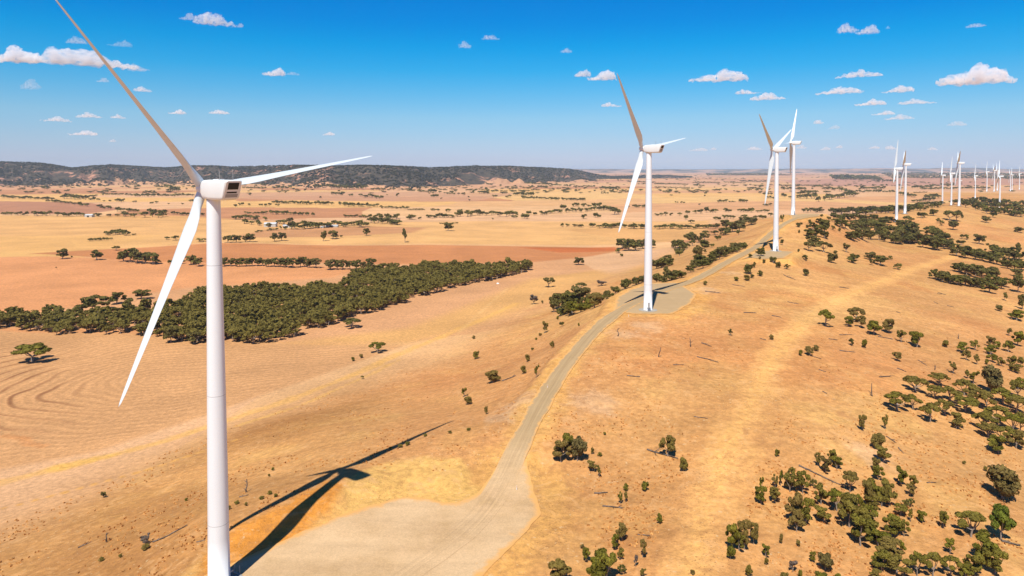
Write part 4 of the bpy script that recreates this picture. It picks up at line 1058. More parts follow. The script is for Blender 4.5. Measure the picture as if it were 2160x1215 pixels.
zone('of the trees behind the red paddock', 440, 330, 4.9, [
 (200, 825, 890, 80), (285, 820, 890, 90), (380, 815, 885, 80), (430, 805, 885, 80), (680, 800, 878, 70), (755, 795, 873, 80), (1185, 775, 875, 60), (1285, 775, 853, 100), (1325, 800, 850, 40), (1370, 812, 836, 30), (1630, 745, 820, 70), (2030, 760, 890, 60, 's')], 'trees behind the red paddock')
zone('of the copse in the yellow field', 1200, 330, 4.9, [(550, 860, 953, 120), (620, 865, 973, 130), (690, 870, 973, 130), (760, 860, 953, 120), (840, 870, 948, 100), (515, 950, 998, 70), (548, 1003, 1033, 36, 'r')], 'copse in the yellow field')
zone('standing alone in the yellow field', 860, 330, 4.9, [(420, 690, 770, 85)])

FAR = []                        # px, base y, height px, width px of the trees that stay one mass
def rows(ox, oy, sc, segs):
    for s in segs:
        x1, y1, x2, y2, h = s[:5]
        L = math.hypot(x2 - x1, y2 - y1); h = h * 1.22; w = h * 1.25
        n = max(1, int(L / (w * .55)))
        for i in range(n):
            t = (i + .5 + RNG.uniform(-.35, .35)) / n
            k = RNG.uniform(.65, 1.15)
            FAR.append((ox + (x1 + (x2 - x1) * t) / sc, oy + (y1 + (y2 - y1) * t + RNG.uniform(-.12, .08) * h) / sc, h * k / sc, w * RNG.uniform(.8, 1.25) / sc))
rows(0, 330, 4.9, [
 (15, 430, 560, 455, 28), (480, 470, 740, 490, 25), (640, 440, 900, 450, 42), (880, 425, 1010, 415, 20), (770, 500, 930, 520, 33), (1010, 530, 1150, 550, 30), (15, 605, 130, 608, 33), (150, 610, 300, 608, 33), (340, 615, 530, 615, 42), (550, 615, 610, 615, 40),
 (630, 620, 880, 620, 38), (960, 622, 1060, 624, 42), (1100, 620, 1140, 620, 35), (1175, 618, 1240, 618, 28), (1210, 565, 1430, 580, 33), (1250, 620, 1320, 622, 40), (1340, 625, 1420, 625, 40), (1440, 630, 1520, 630, 55), (1540, 630, 1720, 630, 55), (1540, 590, 1720, 600, 40), (1540, 575, 1620, 585, 30),
 (1770, 600, 1850, 605, 33), (1860, 610, 2000, 610, 28), (1050, 400, 1280, 400, 18), (1300, 405, 1470, 410, 22), (1390, 415, 2000, 410, 26), (1700, 330, 1860, 370, 42), (1740, 360, 1850, 365, 32), (1620, 320, 1690, 325, 22), (950, 270, 1200, 280, 24), (1195, 470, 1290, 470, 28), (1370, 475, 1410, 478, 18),
 (1545, 490, 1620, 490, 25), (1730, 495, 1755, 497, 15), (1860, 495, 1890, 497, 22), (420, 330, 500, 345, 28), (540, 380, 630, 390, 25), (1100, 355, 1150, 360, 22), (1300, 315, 1330, 318, 20), (1385, 345, 1410, 347, 20), (1060, 462, 1090, 464, 15), (1120, 465, 1150, 466, 15), (920, 455, 1020, 458, 28),
 (2060, 620, 2130, 615, 30), (1950, 470, 2000, 470, 25), (1520, 265, 1560, 265, 20), (1590, 270, 1620, 270, 20), (1775, 270, 1800, 272, 20), (1910, 345, 1935, 345, 20), (1980, 335, 2010, 335, 25),
 (1080, 815, 1330, 812, 45), (1100, 805, 1290, 803, 40), (1370, 818, 1410, 818, 18), (900, 876, 960, 878, 28), (950, 872, 1160, 862, 24), (1700, 862, 1740, 864, 38), (1765, 865, 1830, 865, 58), (2030, 885, 2120, 883, 42), (1750, 1108, 1890, 1115, 45), (1900, 1125, 2100, 1130, 85), (575, 1157, 585, 1157, 10)])
rows(440, 330, 4.9, [
 (230, 650, 300, 645, 48), (310, 650, 400, 650, 45), (340, 700, 400, 700, 50), (420, 655, 530, 655, 42), (430, 705, 560, 715, 42), (550, 660, 600, 665, 35), (370, 595, 560, 595, 22), (560, 595, 860, 605, 33), (860, 610, 1040, 612, 28), (1060, 615, 1085, 615, 30), (580, 747, 640, 747, 50), (700, 700, 850, 700, 52),
 (740, 755, 820, 755, 28), (830, 750, 1100, 745, 62), (1060, 740, 1270, 735, 55), (900, 725, 1050, 722, 50), (1270, 715, 1440, 720, 42), (1370, 730, 1440, 730, 38), (1460, 715, 1640, 725, 52), (1540, 735, 1610, 735, 55), (1650, 690, 1980, 700, 55), (1850, 705, 1970, 705, 42), (1400, 630, 1650, 635, 28), (1660, 640, 1970, 650, 42),
 (1330, 500, 1500, 510, 30), (1400, 515, 1750, 525, 36), (1770, 535, 2060, 545, 25), (660, 485, 880, 490, 28), (880, 495, 1290, 505, 34), (310, 505, 380, 508, 28), (400, 505, 440, 508, 20), (520, 510, 560, 512, 20), (580, 515, 650, 518, 28), (690, 515, 740, 518, 20), (265, 525, 300, 528, 25), (350, 330, 600, 335, 18),
 (540, 310, 590, 312, 25), (650, 335, 850, 335, 25), (580, 265, 900, 275, 18), (900, 290, 1240, 310, 34), (1100, 330, 1650, 345, 42), (870, 345, 950, 370, 25), (980, 360, 1010, 360, 22), (1275, 400, 1410, 402, 30), (1450, 408, 1500, 410, 22), (1560, 415, 1810, 445, 34), (1140, 435, 1170, 435, 20), (1680, 350, 1820, 350, 22),
 (1870, 345, 1940, 350, 22), (1990, 350, 2130, 360, 22), (1930, 415, 1970, 415, 30), (1840, 405, 1850, 405, 12), (2065, 650, 2110, 650, 50), (480, 785, 560, 780, 18), (420, 405, 450, 408, 20), (600, 770, 720, 765, 22)])
rows(860, 330, 4.9, [
 (0, 360, 70, 360, 18), (95, 370, 220, 372, 22), (215, 375, 340, 380, 30), (225, 420, 310, 422, 28), (340, 440, 370, 440, 20), (375, 385, 415, 390, 22), (430, 390, 490, 395, 22), (380, 350, 400, 352, 20), (515, 400, 540, 400, 22), (570, 405, 600, 408, 28), (615, 425, 645, 425, 20), (620, 460, 650, 460, 18), (670, 380, 700, 382, 25),
 (720, 385, 850, 388, 28), (870, 420, 920, 420, 22), (1020, 430, 1075, 432, 28), (1090, 405, 1290, 412, 33), (1170, 435, 1480, 445, 22), (1480, 450, 1840, 460, 27), (1690, 515, 1880, 520, 33), (1890, 525, 2000, 530, 46), (2000, 555, 2090, 550, 52), (2100, 580, 2150, 600, 60), (0, 555, 180, 560, 18), (230, 560, 330, 562, 22), (380, 580, 440, 570, 35),
 (10, 650, 45, 650, 42), (105, 650, 140, 650, 20), (180, 640, 300, 640, 38), (320, 635, 490, 635, 42), (490, 625, 630, 620, 55), (640, 615, 730, 612, 50), (730, 610, 920, 605, 42), (940, 625, 1030, 625, 50), (1030, 610, 1140, 615, 42), (1080, 640, 1130, 640, 25), (1150, 640, 1220, 645, 55), (1230, 610, 1290, 600, 42), (1220, 640, 1280, 640, 38),
 (1310, 605, 1430, 602, 42), (1430, 595, 1650, 580, 38), (1580, 555, 1620, 550, 42), (1650, 580, 1890, 570, 38), (1890, 560, 2100, 550, 33), (1780, 640, 1850, 640, 42), (1910, 635, 1990, 637, 38), (870, 655, 900, 655, 20), (1590, 730, 1660, 732, 32), (1700, 730, 1750, 732, 36), (1765, 732, 1820, 732, 32), (1900, 738, 2000, 738, 46), (2030, 740, 2150, 742, 42),
 (330, 700, 390, 700, 12), (450, 700, 525, 695, 15), (980, 270, 1590, 305, 18), (1620, 310, 1700, 315, 22), (1710, 320, 1930, 318, 18), (770, 285, 880, 300, 18), (660, 285, 690, 285, 15), (940, 308, 965, 308, 18), (570, 305, 620, 307, 12), (1070, 335, 1140, 335, 16), (1260, 322, 1310, 325, 18), (1350, 325, 1450, 325, 22), (1300, 345, 1330, 346, 15),
 (1500, 350, 1510, 352, 18), (1580, 358, 1630, 358, 15), (1730, 360, 1745, 362, 18), (1990, 385, 2080, 385, 15), (2000, 330, 2150, 345, 25), (900, 258, 980, 262, 14)])
rows(1200, 330, 4.9, [
 (430, 560, 520, 600, 52), (360, 740, 590, 745, 42), (620, 745, 800, 748, 46), (870, 740, 910, 740, 25), (920, 748, 1240, 752, 50), (590, 535, 630, 535, 25), (665, 530, 800, 530, 30), (880, 612, 970, 614, 28), (980, 612, 1060, 612, 38), (1130, 608, 1180, 608, 40), (1180, 600, 1240, 598, 42), (1260, 750, 1560, 748, 42),
 (1290, 590, 1440, 585, 45), (1440, 585, 1530, 580, 32), (1590, 570, 1680, 575, 38), (1750, 580, 1900, 580, 42), (1940, 580, 2060, 575, 30), (1490, 660, 1560, 665, 33), (1580, 645, 1710, 645, 33), (1200, 650, 1240, 660, 42), (1230, 690, 1290, 690, 48),
 (1100, 482, 1135, 483, 16), (1155, 482, 1200, 483, 20), (1340, 505, 1365, 505, 18), (1045, 410, 1075, 410, 16), (730, 355, 750, 358, 22), (935, 358, 955, 360, 16), (1310, 355, 1370, 365, 18), (1400, 388, 1430, 390, 18), (1395, 415, 1415, 418, 16), (1525, 475, 1640, 475, 26), (1650, 475, 1720, 475, 12), (1760, 475, 1850, 475, 24),
 (1840, 335, 2010, 345, 18), (1700, 365, 1710, 365, 12), (1965, 385, 1985, 385, 28), (320, 340, 520, 340, 24), (890, 320, 990, 322, 10), (1020, 325, 1250, 328, 10), (600, 265, 900, 275, 14), (880, 290, 1230, 295, 15), (1280, 275, 1560, 278, 14), (1290, 305, 1400, 310, 17), (1600, 270, 1830, 280, 10), (2000, 400, 2100, 400, 24),
 (2035, 430, 2140, 440, 22), (2020, 515, 2090, 515, 26)])
rows(1560, 200, 3.595, [
 (0, 815, 60, 815, 20), (310, 770, 390, 790, 25), (320, 720, 500, 725, 20), (440, 790, 580, 785, 33), (440, 760, 590, 745, 25), (590, 810, 880, 770, 36), (640, 720, 860, 745, 28), (860, 740, 1180, 740, 15), (900, 720, 1100, 715, 20), (690, 640, 930, 645, 28), (700, 630, 1060, 632, 18), (1000, 655, 1180, 660, 14), (0, 660, 300, 662, 10),
 (300, 690, 680, 690, 8), (1310, 710, 1470, 705, 18), (1370, 720, 1900, 712, 14), (1520, 690, 1620, 690, 16), (1900, 640, 2157, 640, 14), (1310, 815, 1480, 805, 25), (1200, 760, 1340, 780, 25), (1420, 790, 1530, 780, 28), (1320, 745, 1420, 742, 8), (480, 890, 640, 895, 30), (540, 880, 620, 885, 28)] + [(690 + 6 * k, 624 + 3.4 * k, 960 + 20 * k, 626 + 3.4 * k, 17) for k in range(7)] + [(1080 + 12 * k, 603 + 5 * k, 2157, 606 + 5 * k, 12) for k in range(0, 8, 2)] + [(-250, 600 + 6 * k, 260 + 60 * k, 600 + 6 * k, 9) for k in range(3)])
VALLEY = []
_f = FAR; FAR = VALLEY
rows(1560, 200, 3.595, [(680, 910, 1180, 890, 42), (760, 900, 1180, 878, 40), (900, 915, 1300, 885, 40), (1100, 890, 1540, 832, 36), (1250, 895, 1540, 850, 30), (1600, 832, 2157, 842, 42), (1700, 850, 2157, 868, 42), (1780, 880, 2157, 895, 42), (1850, 905, 2157, 915, 40), (2050, 925, 2157, 930, 38), (1660, 820, 1900, 815, 32), (1180, 885, 1400, 865, 34)])
rows(1603, 380, 3.88, [(560, 310, 720, 350, 50), (640, 330, 1100, 350, 48), (730, 400, 1000, 400, 62), (720, 490, 930, 480, 76), (960, 490, 1310, 500, 70), (1080, 450, 1300, 450, 70), (1060, 520, 1300, 522, 76), (1310, 520, 1560, 560, 76), (1380, 470, 1540, 500, 70), (1420, 570, 1570, 570, 52),
 (1590, 600, 2000, 670, 62), (1600, 585, 1850, 620, 52), (1880, 600, 2160, 650, 66), (2000, 700, 2160, 720, 68), (1410, 805, 1700, 860, 60), (1700, 865, 2030, 872, 68), (1610, 750, 1900, 800, 66), (1880, 790, 1950, 830, 66), (1200, 390, 1310, 420, 60), (380, 400, 520, 440, 60), (440, 460, 540, 480, 60)])
FAR = _f

# past 300 of a kind the smallest stay in the far mass
_ar = [(t[3] * (t[2] - t[1]), i) for i, t in enumerate(TREES) if t[4] != 'r' and t[5] != 'd']
_drop = {i for a_, i in sorted(_ar)[:max(0, len(_ar) - 300)]}
VALLEY += [(TREES[i][0], TREES[i][2], TREES[i][2] - TREES[i][1], TREES[i][3] * 1.15) for i in _drop]
# individual trees -------------------------------------------------------------
W = hit([t[0] for t in TREES], [t[2] for t in TREES])
MATS = {'': M_LEAF, 'b': M_LEAFB, 'g': M_LEAFG, 'd': M_DEADT}
ORD = ['leftmost', 'second from left', 'third from left', 'fourth from left', 'fifth from left', 'sixth from left', 'seventh from left', 'eighth from left', 'ninth from left', 'tenth from left', 'eleventh from left', 'twelfth from left',
       'thirteenth from left', 'fourteenth from left', 'fifteenth from left', 'sixteenth from left', 'seventeenth from left', 'eighteenth from left', 'nineteenth from left', 'twentieth from left', 'twenty-first from left', 'twenty-second from left', 'twenty-third from left', 'twenty-fourth from left']
zones = {}
for i, t in enumerate(TREES): zones.setdefault((t[6], t[8]), []).append(i)
label_of = {}
for (text, shared), idx in zones.items():
    if shared:
        for i in idx: label_of[i] = shared
        continue
    for n, i in enumerate(sorted(idx, key=lambda q: TREES[q][0])):
        k, m = TREES[i][4], TREES[i][5]
        look = {'t': 'olive gum tree', 'u': 'spreading gum tree', 'r': 'rounded olive bush', 's': 'thin sparse sapling'}[k]
        if m == 'b': look = {'r': 'brownish rounded bush'}.get(k, 'brownish tree')
        if m == 'g': look = 'dense dark green tree'
        if m == 'd': look = 'bare dead tree'
        if len(idx) == 1: label_of[i] = look + ' ' + text
        elif text.startswith('of'): label_of[i] = look + ', ' + ORD[n] + ' ' + text
        else: label_of[i] = look + ' ' + text + ', ' + ORD[n]
for i, (t, p) in enumerate(zip(TREES, W)):
    if i in _drop: continue
    px, top, base, w, k, m, text, grp, sh = t
    D = p[1]
    hgt = max(1.0, (base - top) / FPX * D * (1.0 if base < 600 else 1.02))
    # looking down, part of the picture height is the crown's own depth
    dep = (base - 358) / FPX
    wid = w / FPX * D
    hgt = max(.55 * hgt, hgt * math.sqrt(1 + dep * dep) - .28 * wid * dep)
    lod = 'hi' if w > 16 and D < 420 else 'mid'
    var = (i * 7) % (4 if k in 'tu' else 2)
    cm, wm = pmesh(k, lod, var, M_LEAFF if m == '' and D > 430 else MATS[m])
    nm = 'bush' if k == 'r' else ('dead_tree' if m == 'd' else 'gum_tree')
    r = empty(nm, (p[0], p[1], p[2] + EYE), RNG.uniform(0, 6.28))
    f = 1.45 if sh else (1.6 if 'second pad' in text else (1.22 if D < 430 else 1.42)); hgt *= 1.12 if D > 430 or 'second pad' in text else 1
    r.scale = (wid * f, wid * f, hgt * (1.2 if sh else (1.16 if lod == 'hi' else 1.08)))
    tag(r, label_of[i], {'bush': 'bush', 'dead_tree': 'dead tree'}.get(nm, 'tree'), grp)
    c = link(bpy.data.objects.new('crown', cm)); c.parent = r
    wdo = link(bpy.data.objects.new('stem' if k == 'r' else 'trunk', wm)); wdo.parent = r
print('TREES', len(TREES), 'bush', sum(t[4] == 'r' for t in TREES), 'far', len(FAR), len(VALLEY))

# masses of trees nobody would count -------------------------------------------
def mass(name, pos, wid, hgt, kinds, dens, mat, wood=True):
    PR = [proto(k, 500 + 11 * j, dens) for j, k in enumerate(kinds)]
    pick = RNG.integers(0, len(PR), len(pos)); rot = RNG.uniform(0, 6.28, len(pos)); tn = RNG.uniform(-.5, .5, len(pos))
    VV = []; FF = []; TT = []; MI = []; nb = 0
    for j, p in enumerate(PR):
        s = np.where(pick == j)[0]
        if not len(s): continue
        for part, (V, F, T) in enumerate([p['leaf'], (p['wood'][0], p['wood'][1], np.full(len(p['wood'][0]), .5))]):
            if part == 1 and not wood: continue
            c = np.cos(rot[s])[:, None]; sn = np.sin(rot[s])[:, None]
            x = (V[None, :, 0] * c - V[None, :, 1] * sn) * wid[s][:, None]; y = (V[None, :, 0] * sn + V[None, :, 1] * c) * wid[s][:, None]
            z = V[None, :, 2] * hgt[s][:, None]
            A = np.stack([x + pos[s, 0:1], y + pos[s, 1:2], z + pos[s, 2:3]], -1).reshape(-1, 3)
            Q = (F[None] + (np.arange(len(s)) * len(V))[:, None, None]).reshape(-1, 4) + nb
            VV.append(A); FF.append(Q); TT.append(np.clip(T[None] + tn[s][:, None], 0, 1).ravel()); MI.append(np.full(len(Q), part)); nb += len(A)
    o = mesh_np(name, np.concatenate(VV), np.concatenate(FF), mat)
    o.data.materials.append(M_BARK)
    o.data.polygons.foreach_set('material_index', np.concatenate(MI).astype(np.int32))
    attr(o, 'tone', 'FLOAT', np.concatenate(TT))
    return o
M_LEAFD = leaf_mat('scrub_leaves', (.045, .042, .022), (.110, .092, .045), (.09, .08, .04))
M_LEAFM = leaf_mat('wood_leaves', (.062, .055, .008), (.260, .215, .030), (.2, .155, .035))
WOOD = [(-60, 690), (0, 693), (100, 701), (200, 706), (300, 713), (410, 722), (480, 716), (545, 728), (600, 716), (680, 690), (760, 665), (830, 645), (900, 622), (960, 606), (1020, 593), (1080, 581), (1122, 569),
        (1115, 560), (1050, 565), (960, 563), (870, 566), (800, 572), (750, 590), (735, 612), (620, 618), (540, 612), (480, 616), (430, 622), (400, 640), (385, 665), (330, 655), (290, 662), (180, 678), (100, 675), (40, 676), (-60, 672)]
wp = hit([q[0] for q in WOOD], [q[1] for q in WOOD])[:, :2]
lo, hi = wp.min(0), wp.max(0); S = []
g = 6.6
for a in np.arange(lo[0], hi[0], g):
    for b in np.arange(lo[1], hi[1], g): S.append((a + RNG.uniform(-2.8, 2.8), b + RNG.uniform(-2.8, 2.8)))
S = np.array(S); S = S[(sdist(S, wp) + (fbm(S[:, 0] / 18, S[:, 1] / 18, 79, 2) - .62) * 16 < 0) & (RNG.uniform(0, 1, len(S)) < .35 + 1.2 * fbm(S[:, 0] / 26, S[:, 1] / 26, 77, 3))]
n = len(S); print('WOOD', n)
wid = RNG.uniform(6.0, 13.5, n); hg = np.clip(wid * RNG.uniform(.65, 1.05, n), 4.8, 11.5)
pos = np.stack([S[:, 0], S[:, 1], EYE - depth(S[:, 0], S[:, 1])], 1)
tag(mass('woodland', pos, wid, hg, 'tutu', 260, M_LEAFM), kind='stuff')
def place(L):
    L = np.array(L); p = hit(L[:, 0], L[:, 1])
    return p + np.array([0, 0, EYE]), np.maximum(L[:, 3] / FPX * p[:, 1], 2.0), np.maximum(L[:, 2] / FPX * p[:, 1], 2.0)
p, w_, h_ = place(VALLEY)
tag(mass('valley_woodland', p, w_ * 1.1, h_, 'tuts', 150, M_LEAFF), kind='stuff')
p, w_, h_ = place(FAR)
# looser trees out to the horizon, in drifts
m = 5200; yy = np.exp(RNG.uniform(math.log(3200), math.log(15000), m)); xx = RNG.uniform(-.95, .95, m) * yy
xx, yy = xx[(q := fbm(xx / 900, yy / 500, 301, 3) + .10 * RNG.normal(size=m) > .56)], yy[q]
pp = np.stack([xx, yy, EYE - depth(xx, yy)], 1)
p = np.concatenate([p, pp]); w_ = np.concatenate([w_, RNG.uniform(8, 24, len(xx)) * (1 + yy / 9000)]); h_ = np.concatenate([h_, RNG.uniform(6, 11, len(xx))])
tag(mass('distant_trees', p, w_ * 1.1, h_, 'tut', 46, M_LEAFF), kind='stuff')
# scrub over the hills
m = 19000; px = RNG.uniform(-250, 1460, m); s = RNG.uniform(.02, 1.06, m)
X, Y, Z = hill_pt(px, s)
q = (fbm(X / 330, Y / 330, 311, 4) + s * .30 + np.where(s > .93, .3, 0) > .535) & (RNG.uniform(0, 1, m) < np.clip(.55 + s, 0, 1))
X, Y, Z = X[q], Y[q], Z[q]
tag(mass('hill_scrub', np.stack([X, Y, Z + EYE - 1], 1), RNG.uniform(9, 26, len(X)), RNG.uniform(6, 13, len(X)), 'rr', 22, M_LEAFD, False), kind='stuff')
# the nearest tower shows no door on this side
for c_ in T0.children:
    if c_.name.startswith('tower'):
        for d_ in c_.children: d_.rotation_euler.z += math.radians(150)
# ------------------------------------------------------------------ fallen timber and dead stubs
def log_vf(L, r, seed, up=False):
    rng = np.random.default_rng(seed); parts = []
    n = 4; pts = [np.array([0, 0, 0.0 if up else r * .7])]
    for i in range(n):
        st = np.array([L / n, rng.normal() * L * .025, rng.normal() * .04]) if not up else np.array([rng.normal() * L * .06, rng.normal() * L * .06, L / n])
        pts.append(pts[-1] + st)
    rr = np.linspace(r, r * .45, n + 1)
    for i in range(n): parts.append(tube(pts[i], pts[i + 1], rr[i], rr[i + 1], 6))
    for k in range(rng.integers(2, 5)):
        b = pts[rng.integers(1, n)]; a = rng.uniform(-1.2, 1.2); l = L * rng.uniform(.15, .35)
        e = b + (np.array([math.cos(a) * l, math.sin(a) * l, rng.uniform(0, .3) * l]) if not up else np.array([math.cos(a * 3) * l, math.sin(a * 3) * l, l * .8]))
        parts.append(tube(b, e, r * .5, r * .15, 5))
    V = []; F = []; nb = 0
    for v, f in parts: V.append(v); F.append(f + nb); nb += len(v)
    return np.concatenate(V), np.concatenate(F)
LOGS = [
 ('on the slope between road and yellow track', [(1365, 949, 1432, 967, .30), (1253, 1041, 1282, 1040, .28), (1271, 1068, 1314, 1073, .26), (1345, 1128, 1372, 1130, .2), (1464, 879, 1493, 883, .22), (1322, 793, 1350, 795, .25), (1420, 770, 1442, 770, .22), (1470, 753, 1515, 765, .28), (1480, 726, 1502, 731, .3), (1487, 615, 1520, 619, .4)]),
 ('on the open slope below the third turbine', [(1653, 580, 1677, 591, .35), (1545, 601, 1571, 605, .3), (1661, 637, 1685, 642, .3), (1628, 666, 1648, 670, .35), (1569, 660, 1596, 661, .3), (1603, 714, 1616, 718, .3), (1771, 606, 1791, 609, .35)]),
 ('right of the yellow track', [(1748, 715, 1766, 718, .25), (1771, 707, 1796, 706, .25), (1771, 740, 1803, 743, .3), (1727, 780, 1742, 785, .25), (1735, 826, 1744, 831, .22), (1710, 750, 1732, 758, .22), (1852, 710, 1884, 718, .28), (1892, 777, 1912, 785, .28), (1855, 796, 1876, 793, .3)]),
 ('among the trees of the right slope', [(1685, 983, 1735, 1006, .34), (1732, 1005, 1778, 1024, .26), (1870, 921, 1890, 935, .25), (1895, 945, 1908, 957, .25), (1955, 1019, 1973, 1018, .22), (2112, 1142, 2152, 1153, .4), (1937, 760, 1957, 772, .25)]),
 ('on the upper right slope', [(1977, 620, 1992, 621, .3), (1970, 637, 1978, 641, .3), (1998, 645, 2012, 648, .3), (1891, 658, 1900, 661, .3), (1978, 617, 1995, 622, .25)]),
 ('on the west slope below the first turbine', [(165, 1156, 193, 1142, .25), (323, 1147, 360, 1128, .28), (358, 1129, 396, 1110, .22), (415, 1147, 434, 1139, .16), (505, 1052, 524, 1046, .2), (1059, 804, 1089, 793, .35)]),
]
zi = 0
for text, ls in LOGS:
    ls = sorted(ls)
    a = hit([l[0] for l in ls], [l[1] for l in ls]); b = hit([l[2] for l in ls], [l[3] for l in ls])
    for n, l in enumerate(ls):
        d = b[n] - a[n]; L = float(np.linalg.norm(d)); zi += 1
        L = min(L, 17)
        V, F = log_vf(L, l[4] * .8, 900 + zi)
        o = mesh_np('fallen_log', V, F, M_DEAD, smooth=True)
        x, y, z = a[n]
        o.location = (x, y, z + EYE)
        o.rotation_euler = Vector((d[0], d[1], d[2])).to_track_quat('X', 'Z').to_euler()
        tag(o, 'grey fallen log, ' + ORD[n] + ' of those ' + text, 'log', 'fallen timber')
STUBS = [(1389, 753, 733, 'dead stub leaning beside the road embankment'), (1457, 732, 715, 'short dead stub on the slope between road and track'), (1840, 836, 810, 'pale dead trunk standing left of the right thicket'),
         (225, 1143, 1124, 'dark dead stub on the west slope left of the first tower'), (520, 1038, 1014, 'pale dead stump above the blade shadow'), (1303, 709, 692, 'thin dead pole at the right edge of the road'),
         (2022, 715, 705, 'small bent dead stem on the upper right slope'), (1972, 780, 770, 'short dark dead stub above the right thicket')]
p = hit([s[0] for s in STUBS], [s[1] for s in STUBS])
for n, s in enumerate(STUBS):
    V, F = log_vf((s[1] - s[2]) / FPX * p[n][1] * 1.1, .22, 50 + n, True)
    o = mesh_np('dead_stub', V, F, M_DEAD, smooth=True); o.location = (p[n][0], p[n][1], p[n][2] + EYE - .1)
    tag(o, s[3], 'dead stub', 'dead stubs')
# two bare dead bushes by the lower edge
for n, (px, py, tp, wpx, lab) in enumerate([(1673, 1207, 1178, 26, 'grey leafless bush low right of the yellow track'), (1341, 1196, 1166, 13, 'reddish dead sapling at the lower edge'), (307, 1150, 1126, 26, 'grey dead shrub on the west slope by the long log')]):
    q = hit(px, py)[0]; cm, wm = pmesh('s', 'mid', n % 2, M_DEADT)
    r = empty('dead_bush', (q[0], q[1], q[2] + EYE), n * 1.3); r.scale = (wpx / FPX * q[1],) * 2 + ((py - tp) / FPX * q[1],)
    tag(r, lab, 'dead bush')
    c = link(bpy.data.objects.new('twigs', cm)); c.parent = r
    c = link(bpy.data.objects.new('stem', wm)); c.parent = r
# white marker posts
M_WHITE = paint('white_post', (.8, .8, .78)); M_RED = paint('post_band', (.45, .05, .03))
for px, py, lab in [(1090, 1034, 'white marker post at the mouth of the first gravel pad'), (1326, 668, 'white marker post at the front corner of the second gravel pad'), (1155, 822, 'white marker post at the left edge of the road')]:
    q = hit(px, py)[0]; r = empty('marker_post', (q[0], q[1], q[2] + EYE)); tag(r, lab, 'post', 'marker posts')
    mesh_py('post', *boxvf(-.07, .07, -.04, .04, -.2, 1.15), M_WHITE, r)
    mesh_py('band', *boxvf(-.075, .075, -.045, .045, .8, .98), M_RED, r)
# farm sheds
M_TIN = paint('tin_roof', (.62, .64, .65), .4, .5); M_WALL = paint('shed_wall', (.50, .48, .44), .8, .2)
def shed(px, py, wpx, dep, hgt, roof, rz, lab):
    q = hit(px, py)[0]; w = wpx / FPX * q[1] / 2
    r = empty('farm_shed', (q[0], q[1], q[2] + EYE), rz); tag(r, lab, 'shed', 'farm buildings')
    v, f = boxvf(-w, w, -dep / 2, dep / 2, -1, hgt)
    v += [(-w, 0, hgt + roof), (w, 0, hgt + roof)]; f += [(4, 8, 6), (5, 7, 9)]
    mesh_py('wall', v, f, M_WALL, r)
    e = .5
    rv = [(-w - e, -dep / 2 - e, hgt - .1), (w + e, -dep / 2 - e, hgt - .1), (w + e, 0, hgt + roof + .12), (-w - e, 0, hgt + roof + .12), (w + e, dep / 2 + e, hgt - .1), (-w - e, dep / 2 + e, hgt - .1)]
    rv += [(a, b, c + .15) for a, b, c in rv]
    mesh_py('roof', rv, [(0, 3, 2, 1), (3, 5, 4, 2), (6, 7, 8, 9), (9, 8, 10, 11), (0, 1, 7, 6), (4, 5, 11, 10), (0, 6, 9, 3), (3, 9, 11, 5), (1, 2, 8, 7), (2, 4, 10, 8)], M_TIN, r)
    mesh_py('door', *boxvf(-w * .35, w * .2, -dep / 2 - .06, -dep / 2 + .1, -.5, hgt * .8), M_DARK, r)
shed(571, 478, 24, 16, 6, 2.5, .1, 'large grey roofed farm shed among the trees of the homestead')
shed(607, 480, 18, 9, 4, 1.5, 0, 'low farm shed right of the large grey one')
shed(700, 479, 26, 10, 3.2, 1.2, .05, 'long low white roofed shed at the front of the homestead trees')
shed(680, 481, 6, 6, 2.6, 1, 0, 'small pale shed left of the long white one')
shed(189, 458, 15, 12, 5, 2, .05, 'white shed in the tree belt at the far left')
# pale rock
q = hit(1050, 599)[0]
bm_v, bm_f = lathe([(1.2, -.3), (1.5, .3), (1.2, .9), (.6, 1.25), (.05, 1.3)], 9)
mesh_py('pale_rock', [(a + .15 * math.sin(c * 5), b * .8, c) for a, b, c in bm_v], bm_f, M_WHITE).location = (q[0], q[1], q[2] + EYE)
tag(bpy.data.objects['pale_rock'], 'single pale rock on the slope in front of the wood', 'rock')
